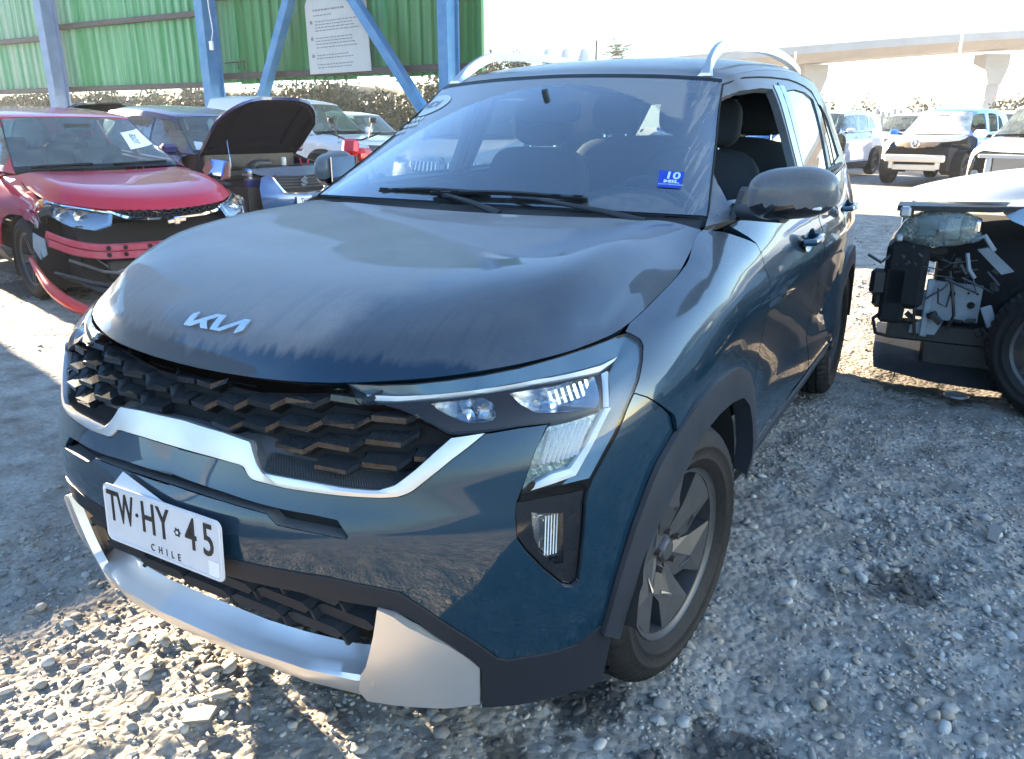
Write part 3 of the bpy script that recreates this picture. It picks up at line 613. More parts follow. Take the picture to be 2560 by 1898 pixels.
for zrow, (zz, off_) in enumerate(((.442, 0), (.404, .075), (.366, 0))):
    for i in range(-5, 6):
        x0 = i*.150+(off_ if True else 0)
        if abs(x0) > .40: continue
        z0 = zz-.010*abs(x0)
        b = B(); yb = .080+.10*x0*x0*2.2
        b.prism([(x0-.062, z0), (x0+.062, z0), (x0+.075, z0+.012), (x0+.055, z0+.022), (x0-.055, z0+.022), (x0-.075, z0+.012)], yb, yb+.05, 'y')
        b.prism([(x0+.064, z0+.004), (x0+.072, z0+.004), (x0+.084, z0-.014), (x0+.076, z0-.016)], yb+.008, yb+.05, 'y')
        b.prism([(x0-.066, z0+.004), (x0-.074, z0+.004), (x0-.086, z0-.014), (x0-.078, z0-.016)], yb+.008, yb+.05, 'y')
        b.build('grille_bar', M_trim, lgr, False)

# --- main grille: chrome band, ribbed shelf, recessed panel of facets
gout = [(0, 6.47)]+[(.118,6.475),(.642,6.423),(1.043,6.431),(1.226,6.351)]+F['grille_bot'][9::-1]
ghalf = [(0, 8.97), (.4, 8.93), (.75, 8.86), (.87, 8.95), (1.2, 8.98), (1.55, 8.96), (1.86, 8.9)]+F['grille_right'][1:]+F['grille_bot'][1:-2]+[(0, 6.5)]
grille = patch('front_grille', WRAP, sym(ghalf), M_dark, car, off=-.037, gap=0, flange=0, scale=(.155, .088))
gb = [(0, 6.50), (.642,6.43), (1.043,6.43), (1.226,6.351)]+F['grille_bot'][9:0:-1]+[(3.411, 6.623)]
ci = [(0, 6.42), (.649,6.34), (1.04,6.22), (1.075,6.0), (1.198,5.382)]+F['chr_in'][6::-1]
co_ = [(0, 5.54), (.557,5.54), (.991,5.49), (1.055,5.258), (1.112,5.14)]+F['chr_out'][8::-1]
def fullc(c, o): return on(WRAP, [(-a, b) for a, b in c[::-1]]+c[1:], o)
def lerpc(c1, c2, t, n=60):
    a, b = resample(np.array(c1)*[.155, .088], n), resample(np.array(c2)*[.155, .088], n); return [tuple(p) for p in (a*(1-t)+b*t)/[.155, .088]]
loft('grille_shelf', [fullc(gb, -.040), fullc(lerpc(gb, ci, .8), -.026), fullc(ci, -.006)], M_rib, grille, n=160, sharp=25)
chr_ = loft('chrome_band', [fullc(lerpc(ci, co_, -.03), -.012), fullc(lerpc(ci, co_, .0), .004), fullc(lerpc(ci, co_, .5), .0055), fullc(lerpc(ci, co_, .98), .004), fullc(lerpc(ci, co_, 1.04), -.010)], M_silver, grille, n=220, sharp=22)
ridge = B()
for i in range(64):
    t = i/63; u = 1.25+t*1.95
    p0, p1 = on(WRAP, [(u-.10, float(np.interp(u, [1.2, 1.43, 2.16, 2.66, 2.86, 3.2], [6.0, 5.95, 5.74, 5.64, 5.66, 6.0])))], -.034)[0], on(WRAP, [(u+.02, float(np.interp(u, [1.2, 1.7, 2.17, 2.54, 2.76, 3.0, 3.2], [5.42, 5.38, 5.30, 5.27, 5.42, 5.82, 6.25])))], -.007)[0]
    for sx in (1, -1):
        d = np.array([.0013, 0, 0]); a_, b_ = p0*[sx, 1, 1], p1*[sx, 1, 1]; o_ = np.array([0, -.003, .0025])
        ridge.add([a_-d, b_-d, b_+o_, a_+o_, a_+d, b_+d], [(0, 1, 2, 3), (3, 2, 5, 4)])
ridge.build('shelf_ribs', M_rib, grille, False, kind='stuff')
# facets
gpoly = np.array(sym(ghalf)); cols = [0, .072, .155, .245, .338, .43, .52, .60]
def wr(x, z, off):
    a, b = WRAP.inv([(abs(x), z)], [0, 2], (2, 7, 0, 4.5, 5, 9))[0]; p = on(WRAP, [(a, b)], off)[0]; p[0] *= (1 if x >= 0 else -1); return p, a, b
for ci_ in range(len(cols)-1):
    x0, x1 = cols[ci_], cols[ci_+1]; w_ = x1-x0; xm = (x0+x1)/2
    for r in range(-1, 6):
        z0 = .718+.0405*r+(.020 if ci_ % 2 else 0)-.006*ci_
        p, a, b = wr(xm, z0+.010, -.0)
        if not (inside([(a*.155, b*.088)], gpoly*[.155, .088])[0] or (xm < .20 and .835 < z0+.010 < .862)): continue
        lowc, hic = [], []
        prof = [(x0+.004, z0+.006), (x1-.022, z0+.003), (x1+.004, z0+.023), (x0+.004, z0+.024), (x1-.016, z0+.024), (x1-.001, z0+.036), (x0+.004, z0-.003), (x1-.022, z0-.006), (x1+.004, z0+.014)]
        offs = [-.004, .0, -.012, -.034, -.034, -.034, -.008, -.005, -.017]
        P = [wr(max(0, q[0]), q[1], o)[0] for q, o in zip(prof, offs)]; Q = [wr(max(0, q[0]), q[1]-.002, -.036)[0] for q in prof[6:]]
        for sx in (1, -1):
            V = np.array(P+Q)*[sx, 1, 1]; Fs = [(0, 1, 4, 3), (1, 2, 5, 4), (0, 6, 7, 1), (1, 7, 8, 2), (6, 9, 10, 7), (7, 10, 11, 8), (2, 8, 11, 5), (0, 3, 9, 6)]
            obj('facet', V, Fs if sx < 0 else [f[::-1] for f in Fs], M_grille, grille, False)
loft('grille_top_trim', [on(WRAP, [(-1.9, 8.9), (-.87, 8.93), (-.74, 8.8), (0, 8.85), (.74, 8.8), (.87, 8.93), (1.9, 8.9)], -.02), on(WRAP, [(-1.95, 8.45), (-1.0, 8.45), (-.8, 8.3), (0, 8.3), (.8, 8.3), (1.0, 8.45), (1.95, 8.45)], -.012)], M_black, grille, n=80)

# --- head lamps
def cpts(k): return F[k]
for sg in (1, -1):
    mx = lambda P: np.asarray(P)*[sg, 1, 1]
    lens0 = patch('lens', WRAP, [(a*sg, b) for a, b in hl], M_lens, None, step=.02, gap=.0025, flange=0, scale=(.155, .088))
    hlp = empty('headlight'); hlp.parent = car; lens0.parent = hlp
    o3 = on(WRAP, hl+hl[:1], -.001); i3 = on(WRAP, hl+hl[:1], -.050)
    obj('lamp_bowl', mx(np.concatenate([o3, i3])), [(i, i+1, len(o3)+i+1, len(o3)+i) if sg < 0 else (i, len(o3)+i, len(o3)+i+1, i+1) for i in range(len(o3)-1)], M_smoke, hlp, False)
    patch('lamp_back', WRAP, [(a*sg, b) for a, b in hl], M_smoke, hlp, off=-.048, gap=0, flange=0, scale=(.155, .088))
    # brow between the bonnet line and the light guide
    loft('brow', [mx(on(WRAP, hl[0:9], -.006)), mx(on(WRAP, F['drl1_up'], -.018))], M_brow, hlp, n=50)
    loft('light_guide', [mx(on(WRAP, F['drl1_up'], -.020)), mx(on(WRAP, lerpc(F['drl1_up'], F['drl1_lo'], .5), -.010)), mx(on(WRAP, F['drl1_lo'], -.016)), mx(on(WRAP, F['drl1_lo'], -.045))], M_drl, hlp, n=60, sharp=30)
    loft('light_guide', [mx(on(WRAP, F['drl2_a'], -.018)), mx(on(WRAP, lerpc(F['drl2_a'], F['drl2_b'], .5), -.009)), mx(on(WRAP, F['drl2_b'], -.018))], M_drl, hlp, n=16, sharp=30)
    d3 = F['drl3_a'][:-1]+[(4.40, 4.98)]
    loft('light_guide', [mx(on(WRAP, F['drl3_a'], -.010)), mx(on(WRAP, lerpc(F['drl3_a'], F['drl3_b'], .5), -.006)), mx(on(WRAP, F['drl3_b'], -.012)), mx(on(WRAP, F['drl3_b'], -.03))], M_drl, hlp, n=40, sharp=30)
    patch('indicator', WRAP, [(a*sg, b) for a, b in [(4.76,6.60),(5.66,6.52),(5.28,5.85),(5.0,5.38),(4.70,5.36),(4.45,5.2),(4.3,5.0),(4.33,5.25),(4.5,6.0)]], M_turn, hlp, off=-.024, gap=0, flange=0, scale=(.155, .088))
    loft('outer_reflection', [mx(on(WRAP, hl[8:19], -.010)), mx(on(WRAP, F['drl1_up'][-1:]+[(6.05, 7.6), (5.9, 6.9)]+F['drl3_a'][:2]+[(5.09, 5.15), (4.9, 4.95)], -.022))], M_brow, hlp, n=40, sharp=180)  # bluish sheet coloured like the sky's reflection on the outer lens
    rb = B()
    for i in range(9):
        a0 = np.array([4.72+.085*i, 6.50]); a1 = np.array([4.52+.075*i, 5.66]); q = mx(on(WRAP, [a0, a1, a0+[.03, 0], a1+[.03, 0]], [-.022, -.022, -.014, -.014])); rb.add(q, [(0, 1, 3, 2)])
    rb.build('indicator_ribs', M_drl, hlp, False)
    for key, dep in (('lampA', .040), ('lampB', .046)):
        L_ = F[key]; c_ = np.mean(L_, 0); rings = []
        for t, o in ((1.0, -.012), (.92, -.020), (.70, -.032), (.40, -.040), (.12, -.043)): rings.append(mx(on(WRAP, [tuple(c_+(np.array(q)-c_)*t) for q in L_+L_[:1]], o)))
        loft('reflector', rings, M_refl, hlp, n=40, sharp=180)
        cc = rings[-1].mean(0)
        if key == 'lampB':
            fb = B()
            for i in range(7):
                u = 4.9+.11*i; q = mx(on(WRAP, [(u, 7.75), (u+.02, 7.25), (u+.05, 7.75), (u+.07, 7.25)], [-.018, -.03, -.018, -.03])); fb.add(q, [(0, 1, 3, 2)])
            fb.build('reflector_fins', M_chrome, hlp, False)
        B().lathe([(0, -.02), (.010, -.019), (.014, -.010), (.014, 0)], 16, 'y', tuple(cc)).build('bulb', M_chrome, hlp)
    # dark fascia around the reflectors
    patch('fascia', WRAP, [(a*sg, b) for a, b in [(2.5,7.72),(3.2,7.80),(3.86,7.95),(4.72,8.05),(5.60,7.82),(5.85,7.70),(5.72,7.1),(5.62,6.62),(4.75,6.75),(3.4,6.75),(2.9,7.35)]], M_smoke, hlp,
          holes=[[(a*sg, b) for a, b in F['lampA']], [(a*sg, b) for a, b in F['lampB'][:-1]]], off=-.013, gap=.001, flange=.01, scale=(.155, .088), step=.02)
    # fog lamp
    fo = empty('fog_lamp'); fo.parent = car
    patch('fog_housing', WRAP, [(a*sg, b) for a, b in fh], M_black, fo, holes=[[(a*sg, b) for a, b in F['foglens']]], off=-.010, gap=.002, flange=.03, scale=(.155, .088), step=.02)
    patch('fog_reflector', WRAP, [(a*sg, b) for a, b in F['foglens']], M_refl, fo, off=-.035, gap=0, flange=0, scale=(.155, .088), step=.02)
    patch('fog_lens', WRAP, [(a*sg, b) for a, b in F['foglens']], M_lens, fo, off=-.012, gap=.001, flange=.004, scale=(.155, .088), step=.02)
    fb = B()
    for i in range(5):
        u = 4.62+.045*i; q = mx(on(WRAP, [(u, 4.25-.0*i), (u-.02, 3.35), (u+.016, 4.25), (u, 3.35)], -.02)); fb.add(q, [(0, 1, 3, 2)])
    fb.build('fog_lamp_fins', M_drl, fo, False)
for g_ in [(3.0, 5, 7.2)]: pass

# --- number plate
pl = empty('number_plate'); pl.parent = car
def rrect(w, h, r, n=5):
    P = []
    for cx, cy, a0 in ((w/2-r, h/2-r, 0), (-w/2+r, h/2-r, 90), (-w/2+r, -h/2+r, 180), (w/2-r, -h/2+r, 270)):
        for i in range(n+1): a = R(a0+90*i/n); P.append((cx+r*math.cos(a), cy+r*math.sin(a)))
    return P
pb = B().prism(rrect(.36, .13, .016), .0, .0022, 'z')
pm = frame_at((.008, -.006, .560), (1, .0, 0), (0, .06, 1))
o_ = pb.build('plate_sheet', M_white, pl, False); o_.matrix_local = pm
rim_ = rrect(.354, .124, .014); V = []; 
for (x, y), (x2, y2) in zip(rim_, rrect(.344, .114, .012)): V += [(x, y, .0026), (x2, y2, .0026), ((x+x2)/2, (y+y2)/2, .0042)]
n_ = len(rim_); Fs = []
for i in range(n_):
    j = (i+1) % n_; Fs += [(3*i, 3*j, 3*j+2, 3*i+2), (3*i+2, 3*j+2, 3*j+1, 3*i+1)]
o_ = obj('plate_rim', V, Fs, M_white, pl, False); o_.matrix_local = pm
for s_, x_, y_, h_, k_ in (('T', -.150, .014, .098, .60), ('W', -.108, .014, .098, .50), ('H', -.036, .014, .098, .66), ('Y', .010, .014, .098, .66), ('4', .092, .014, .098, .70), ('5', .142, .014, .098, .72)):
    text('plate_letter', s_, h_, M_ink, pl, pm @ Matrix.Translation((x_, y_, .003)), .0008, k_, bold=.0005)
text('plate_dot', '·', .07, M_ink, pl, pm @ Matrix.Translation((-.072, .012, .003)), .0008)
text('plate_country', 'C H I L E', .022, M_ink, pl, pm @ Matrix.Translation((.01, -.046, .003)), .0004, .8, 1.35)
star = []
for i in range(12):
    a = R(30*i); r_ = .0105 if i % 2 == 0 else .007; star.append((r_*math.cos(a), r_*math.sin(a)))
o_ = B().prism([(x+.052, y+.010) for x, y in star], .0026, .0036).build('plate_emblem', M_ink, pl, False); o_.matrix_local = pm
o_ = B().prism([(.052+.0042*math.cos(R(60*i)), .010+.0042*math.sin(R(60*i))) for i in range(6)], .0036, .0040).build('plate_emblem_centre', M_white, pl, False); o_.matrix_local = pm
o_ = B().prism([(.138, -.06), (.168, -.06), (.168, -.025), (.138, -.025)], .0022, .0030).build('plate_sticker', M_paper, pl, False); o_.matrix_local = pm
# sheet of a second, folded plate behind the first
o_ = B().prism([(-.152, .0), (.02, .0), (-.140, .034)], -.003, -.0015).build('folded_sheet', M_white, pl, False); o_.matrix_local = pm @ Matrix.Translation((0, .062, 0)) @ Matrix.Rotation(R(-35), 4, 'X')
B().box((0, .045, .55), (.30, .055, .10), bev=.01).build('plate_bracket', M_trim, pl)

# --- fenders, doors, quarter, sills, arches
dg = lambda zs: W([(1.40, z) for z in zs], (9.5, 4, 8.5, 12, 0, 9))
ao = W(A_OUT[6:], (9, 4, 7, 12, 0, 6))
fender = [(6.80, 8.80), (7.1, 9), (7.7, 9), (8.3, 9), (8.9, 9), (9.5, 9), (9.97, 9), (10.2, 8.7)]+dg((1.02, .9, .75, .6, .50, .40))+ao[::-1][1:]+[W([A_OUT[5]], (7.2, 5, 6, 8.5, 3, 6))[0]]+gapl[::-1]+[(6.195,6.611),(6.403,6.94),(6.674,7.467),(6.861,7.898),(6.901,8.179),(6.86,8.6)]
def side_form(A, Bq, X):
    z = X[:, 2]; y = X[:, 1]; yc = np.where(y < 2.1, .86, 3.33)
    bul = .010*np.exp(-((np.hypot(y-yc, z-.36)-.47)/.06)**2)*(z > .3)
    return bul+.006*np.exp(-((z-.915-(y-1.4)*.03)/.025)**2)*np.clip((y-.9)/.4, 0, 1)-.016*np.exp(-((z-.50-(y-1.4)*.05)/.10)**2)*np.clip((y-1.35)/.25, 0, 1)*np.clip((2.95-y)/.25, 0, 1)
for f_ in patch('front_wing', WRAP, fender, M_paint, car, step=.03, scale=(.17, .10), mirror=True, offn=side_form): pass
RA_OUT = [(y+2.47, z) for y, z in A_OUT[4:]]; RA_OUT = [(2.86,.36),(2.87,.46),(2.90,.56),(2.96,.655)]+RA_OUT
RA_IN = [(2.93,.19),(2.925,.30),(2.94,.42),(2.99,.53),(3.06,.60)]+[(y+2.47, z) for y, z in A_IN[5:]]
door1 = dg((.40, .5, .6, .75, .9, 1.02))+[(10.35, 8.85), (10.7, 9), (11.2, 9), (11.8, 9)]+W([(2.33, 1.0), (2.33, .8), (2.33, .6), (2.33, .40)], (12.4, 5, 11.5, 13.5, 0, 9))
d1 = patch('front_door', WRAP, door1[:-4]+[(12.46, 9)]+door1[-4:], M_paint, car, step=.045, gap=.003, scale=(.42, .10), mirror=True, offn=side_form)
door2 = W([(2.335, .40), (2.335, .6), (2.335, .8), (2.335, 1.0)], (12.4, 5, 11.5, 13.5, 0, 9))+[(12.47, 9), (13, 9), (13.7, 9)]+W([(3.02, 1.05), (3.03, .9), (3.02, .78), (2.97, .67), (2.91, .60), (2.875, .5), (2.86, .40)], (14, 6, 13, 15.5, 0, 9))
d2 = patch('rear_door', WRAP, door2, M_paint, car, step=.045, gap=.003, scale=(.42, .10), mirror=True, offn=side_form)
qo = W([(3.02, 1.05), (3.03, .9), (3.02, .79)], (14, 6, 13, 15.5, 0, 9))+W(RA_OUT[4:], (15, 5, 13.5, 17.4, 0, 7))
quarter = [(14.05, 9)]+qo+W([(3.86, .30)], (16.5, 1, 15.5, 18, 0, 4))+[(17.2, 0), (18, 0), (19, 0), (20, 0), (20, 9), (19, 9), (18, 9), (17, 9), (16, 9), (15, 9)]
patch('rear_quarter', WRAP, quarter, M_paint, car, step=.05, scale=(.26, .09), mirror=True, gap=.002)
sill = W([(1.41, .39), (2.0, .39), (2.5, .39), (2.85, .39)], (12, 2, 10, 14.5, 0, 5))+W([(2.90, .20), (2.4, .19), (1.9, .19), (1.33, .20)], (12, .2, 9.8, 14.6, -.2, 5))
patch('sill_cladding', WRAP, sill, M_trim2, car, step=.05, scale=(.4, .09), mirror=True, off=.006)
for AO, AI, gg in ((A_OUT, A_IN, (8, 4, 4.5, 12, -.1, 6)), (RA_OUT, RA_IN, (15, 4, 13, 18, -.1, 6))):
    o_ab, i_ab = WRAP.inv(AO, [1, 2], gg), WRAP.inv(AI, [1, 2], gg)
    c0, c1, c2, c3 = on(WRAP, o_ab, .001), on(WRAP, o_ab, .014), on(WRAP, i_ab, .020), on(WRAP, i_ab, -.03)
    cm_ = (resample(c1, 40)*.45+resample(c2, 40)*.55); cm_[:, 0] += .004
    loft('arch_trim', [c0, c1, cm_, c2, c3], M_trim2, car, n=60, mirror=True, sharp=22)
    yc = .84 if AO is A_OUT else 3.32
    for sg in (1, -1):
        b = B().lathe([(.385, .86*sg), (.385, .50*sg), (.10, .48*sg)], 28, 'x', (0, yc, .34), R(0), R(180)); b.build('wheel_well', M_dark, car)
B().box((0, 2.2, .30), (1.20, 3.2, .16)).build('underbody', M_dark, car, False)
B().box((0, .62, .60), (1.0, .5, .40)).build('engine_bay', M_dark, car, False)

# --- glasshouse
ws = patch('windscreen', WIND, sym([(0.0, 0)]+[]) if False else [(0, -4), (0, -3), (0, -2), (0, -1), (0, 0), (0, 1), (0, 2), (0, 3), (0, 4), (1, 4), (2, 4), (3, 4), (3, 3), (3, 2), (3, 1), (3, 0), (3, -1), (3, -2), (3, -3), (3, -4), (2, -4), (1, -4)], M_ws, car, step=.05, gap=.006, flange=0, scale=(.22, .18))
frit = mat('glass_border', (.006, .006, .007), .4)
def band(S, c1, c2, o, name, m_, **kw): return loft(name, [on(S, c1, o), on(S, c2, o)], m_, car, **kw)
band(WIND, [(0, b) for b in np.linspace(-4, 4, 17)], [(.30, b) for b in np.linspace(-4, 4, 17)], -.003, 'windscreen_border', frit)
band(WIND, [(a, 4) for a in np.linspace(0, 3, 9)], [(a, 3.86) for a in np.linspace(0, 3, 9)], -.003, 'windscreen_border', frit, mirror=True)
band(WIND, [(3, b) for b in np.linspace(-4, 4, 17)], [(2.93, b) for b in np.linspace(-4, 4, 17)], .001, 'windscreen_border', frit)
# cowl between bonnet and glass
cw = lambda y0, z0, ys, zs: [(x, y0+(ys-y0)*(x/.70)**2, z0+(zs-z0)*(x/.70)**2) for x in np.linspace(-.70, .70, 21)]
loft('cowl_panel', [cw(1.15, 1.055, 1.14, 1.045), cw(1.20, 1.072, 1.24, 1.066), cw(1.222, 1.098, 1.285, 1.092)], M_trim, car, n=40)
rf = patch('roof', ROOF, [(0, -4), (0, -2), (0, 0), (0, 2), (0, 4), (1, 4), (2, 4), (3, 4), (4, 4), (5, 4), (5, 2), (5, 0), (5, -2), (5, -4), (4, -4), (3, -4), (2, -4), (1, -4)], M_roof, car, step=.06, gap=.002, scale=(.40, .16), flange=.01)
fw_ = [(1.40,1.135),(1.50,1.265),(1.66,1.362),(1.81,1.425),(1.94,1.450),(2.10,1.463),(2.23,1.464),(2.23,1.30),(2.21,1.14)]
rw_ = [(2.37,1.145),(2.41,1.30),(2.43,1.465),(2.6,1.476),(2.80,1.470),(2.93,1.445),(2.91,1.30),(2.86,1.155)]
qw_ = [(2.93,1.165),(2.98,1.30),(3.01,1.43),(3.12,1.425),(3.23,1.36),(3.28,1.20)]
I = lambda P: SIDE.inv(densify(np.array(P), .06), [1, 2], (4, 1, 0, 9, 0, 3))
fwp, rwp, qwp = I(fw_), I(rw_), I(qw_)
sscale = (.30, .15)
sd_ = [(i*.5, 0) for i in range(0, 19)]+[(9, 1), (9, 2), (9, 3)]+[(9-i*.5, 3) for i in range(1, 19)]+[]
patch('cabin_side', SIDE, sd_, M_roof, car, holes=[fwp, rwp, qwp], step=.035, gap=.0015, scale=sscale, mirror=True, flange=.028)
for sg in (1, -1):
    mir = lambda o: o
# window glass: the driver's window is wound down, the others are up
def glass_ab(name, poly, sg, m_=M_glass, **kw):
    o = patch(name, SIDE, poly, m_, car, step=.08, gap=.002, scale=sscale, flange=0, off=-.006)
    if sg < 0:
        me = o.data
        for v in me.vertices: v.co.x *= -1
        me.flip_normals(); me.update()
    return o
for sg in (1, -1):
    glass_ab('rear_door_glass', rwp, sg); glass_ab('quarter_glass', qwp, sg)
glass_ab('front_door_glass', fwp, -1)
bp_ = I([(2.235,1.11),(2.25,1.30),(2.26,1.478),(2.41,1.482),(2.39,1.30),(2.35,1.12)])
patch('pillar_panel', SIDE, bp_, M_black, car, step=.05, off=.003, gap=0, scale=sscale, flange=.003, mirror=True)
for nm, P_ in (('door_seam', [(1.30,1.10),(1.385,1.19),(1.50,1.315),(1.66,1.402),(1.81,1.462),(1.98,1.492),(2.2,1.505),(2.6,1.512),(2.95,1.490),(3.06,1.44),(3.08,1.30),(3.03,1.13)]), ('door_seam', [(2.33,1.11),(2.335,1.3),(2.34,1.50)])):
    ab = np.array(I(P_)); c = on(SIDE, ab, .0012); 
    for sg in (1, -1): B().tube([tuple(q*[sg, 1, 1]) for q in resample(c, 30)], .0032, 5).build(nm, M_dark, car)
for sg in (1, -1):
    c = on(SIDE, I([(1.40,1.118),(1.8,1.118),(2.3,1.120),(2.8,1.130),(3.3,1.165)]), .003)
    B().tube([tuple(q*[sg, 1, 1]) for q in resample(c, 24)], .009, 6).build('waist_seal', M_trim, car)
    # dark lining of the open window
tg = patch('tailgate', REAR, [(0, -3), (0, 0), (0, 3), (1, 3), (2, 3), (2, 0), (2, -3), (1, -3)], M_paint, car, holes=[[(.35, -2.2), (.30, 0), (.35, 2.2), (1.1, 2.15), (1.72, 1.9), (1.78, 0), (1.72, -1.9), (1.1, -2.15)]], step=.06, scale=(.25, .22))
patch('rear_glass', REAR, [(.35, -2.2), (.30, 0), (.35, 2.2), (1.1, 2.15), (1.72, 1.9), (1.78, 0), (1.72, -1.9), (1.1, -2.15)], M_glass, car, step=.1, scale=(.25, .22), flange=0, off=-.004)
# roof rails
for sg in (1, -1):
    P = [(.500, 1.865, 1.502), (.490, 1.94, 1.548), (.482, 2.02, 1.585), (.480, 2.12, 1.612), (.490, 2.3, 1.626), (.505, 2.7, 1.643), (.505, 3.1, 1.632), (.50, 3.4, 1.600), (.495, 3.5, 1.575)]
    C_ = crom(np.array(P), np.linspace(0, len(P)-1, 50)); b = B(); V = []
    for i, p in enumerate(C_):
        t = i/49; w0 = .028*(1-min(1, t/.10))+.015*min(1, t/.10); h0 = .006+.016*min(1, t/.12)*min(1, (1-t)/.08)
        x = p[0]; V += [(x-w0, p[1], p[2]-h0), (x-w0*.55, p[1], p[2]+h0*.6), (x+w0*.55, p[1], p[2]+h0*.6), (x+w0, p[1], p[2]-h0)]
    V = np.array(V)*[sg, 1, 1]; Fs = [(4*i+j, 4*i+(j+1) % 4, 4*i+4+(j+1) % 4, 4*i+4+j) for i in range(49) for j in range(4)]+[(0, 1, 2, 3)]
    obj('roof_rail', V, [f[::-1] for f in Fs], M_silver, car, True, sharp=30)
# mirrors
for sg in (1, -1):
    mr = empty('wing_mirror'); mr.parent = car
    V = []; nu, nv = 28, 18
    for i in range(nv+1):
        ph = math.pi*(i/nv)-math.pi/2
        for j in range(nu):
            th = 2*math.pi*j/nu; e_ = .62
            cx = math.copysign(abs(math.cos(th))**e_, math.cos(th)); cz = math.copysign(abs(math.sin(th))**e_, math.sin(th)); cp = abs(math.cos(ph))**.55; sp_ = math.copysign(abs(math.sin(ph))**.8, math.sin(ph))
            x = cx*cp*.108; z = cz*cp*.066; y = sp_*.062
            if z > 0: z *= (1-.28*max(0, x/.108)**2)
            if z < 0: z *= .95; x *= 1-.10*(-z/.066)*(x < 0)
            V.append((x, y*(1 if y < 0 else .35), z+(.012*(x/.108))))
    V = np.array(V); Fs = [(i*nu+j, i*nu+(j+1) % nu, (i+1)*nu+(j+1) % nu, (i+1)*nu+j) for i in range(nv) for j in range(nu)]
    zc = np.array([V[list(f)][:, 2].mean() for f in Fs]); ctr = np.array([.945, 1.185, 1.178])
    for nm, sel, m_ in (('mirror_cap', zc >= -.026, M_roof), ('mirror_base', zc < -.026, M_black)):
        FF = [f for f, k_ in zip(Fs, sel) if k_]; obj(nm, (V*(1 if nm == 'mirror_cap' else .985)+ctr)*[sg, 1, 1], [f if sg > 0 else f[::-1] for f in FF], m_, mr)
    B().tube([(x*sg, y, z) for x, y, z in [(.775, 1.36, 1.11), (.82, 1.30, 1.115), (.87, 1.23, 1.122), (.93, 1.20, 1.13)]], [.028, .024, .024, .03], 12, flat=.8).build('mirror_arm', M_trim, mr)
    B().prism([(1.30, 1.093), (1.43, 1.093), (1.41, 1.175), (1.385, 1.165)], .765*sg, .782*sg, 'x').build('mirror_sail', M_trim, mr, False)
    B().box((.945*sg, 1.213, 1.176), (.17, .004, .095)).build('mirror_glass', M_chrome, mr, False)
    if sg < 0: mr.matrix_local = Matrix.Translation((-.71, 1.42, 0)) @ Matrix.Rotation(R(-80), 4, 'Z') @ Matrix.Translation((.80, -1.30, 0))
    B().box((.98*sg, 1.135, 1.150), (.09, .006, .008), bev=.002).build('side_repeater', M_drl, mr)
# door handles
for sg in (1, -1):
    for yy, zz, dr in ((1.98, .965, 0), (2.84, 1.0, 1)):
        hd = empty('door_handle'); hd.parent = car
        xx = .872*sg
        B().tube([(xx-.002*sg, yy-.105, zz), (xx+.030*sg, yy-.085, zz+.002), (xx+.036*sg, yy, zz+.004), (xx+.032*sg, yy+.07, zz+.004), (xx, yy+.10, zz+.004)], [.011, .013, .013, .013, .011], 8).build('handle_bar', M_paint, hd)
        b = B().lathe([(.0, -.012), (.030, -.010), (.046, .002), (.050, .004)], 20, 'x'); V = np.array(b.v)*[sg, 1.7, .8]+[xx+.002*sg, yy-.01, zz]
        obj('handle_cup', V, b.f, M_paint, hd)
# wipers
for nm, pv, tip, bl in (('wiper', (.10, 1.185, 1.085), (-.18, 1.25, 1.125), [(-.42, 1.272, 1.122), (.03, 1.245, 1.132)]), ('wiper', (.56, 1.20, 1.085), (.12, 1.235, 1.125), [(-.18, 1.232, 1.128), (.36, 1.255, 1.130)])):
    w_ = empty(nm); w_.parent = car
    P0, P1 = np.array(pv), np.array(tip)
    B().tube([tuple(P0), tuple(P0*.7+P1*.3+[0, -.012, .012]), tuple(P0*.2+P1*.8+[0, -.008, .014]), tuple(P1+[0, 0, .006])], [.014, .010, .006, .005], 8, flat=.6).build('wiper_arm', M_trim, w_)
    b0, b1 = np.array(bl[0]), np.array(bl[1]); bb = B()
    bb.tube([tuple(b0+(b1-b0)*t+[0, -.004*math.sin(math.pi*t), .010*math.sin(math.pi*t)+.003]) for t in np.linspace(0, 1, 12)], .006, 6, flat=1.5); bb.build('wiper_blade', M_trim, w_)
    bb = B()
    for t in np.linspace(.05, .95, 8): p = b0+(b1-b0)*t; bb.box(tuple(p+[0, -.004, .013]), (.030, .012, .005))
    bb.build('wiper_clips', M_dark, w_, False)
# washer jets are hidden; badge, sticker, inspection disc on the glass
st = F['ws_stick']; sp4 = [(.83,2.42),(.83,2.93),(.50,2.90),(.50,2.44)]
M_stick = mat('blue_sticker', (.005, .05, .42), .35)
stk = patch('service_sticker', WIND, sp4, M_stick, car, off=.0025, gap=0, flange=0, step=.03, scale=(.22, .18))
def ws_frame(a, b, off=.004):
    p = WIND([a], [b])[0]+WIND.normal([a], [b])[0]*off; du = WIND([a], [b+.05])[0]-WIND([a], [b-.05])[0]; dv = WIND([a+.05], [b])[0]-WIND([a-.05], [b])[0]; return frame_at(p, du, dv)
M_lw = mat('sticker_white', (.6, .72, .85), .5)
text('sticker_text', '10', .046, M_lw, stk, ws_frame(.73, 2.69), .0002, 1.0, bold=.0012); text('sticker_text', 'MIL', .020, M_lw, stk, ws_frame(.615, 2.68), .0002, 1.5, bold=.0008); text('sticker_text', 'MANTENCION', .0095, M_lw, stk, ws_frame(.555, 2.68), .0002, 1.15)
disc = []
for i in range(20): a = R(18*i); disc.append((2.38+.30*math.sin(a), -3.02+.70*math.cos(a)))
ds = patch('glass_decal', WIND, disc, M_paper, car, off=.003, gap=0, flange=0, step=.03, scale=(.22, .18))
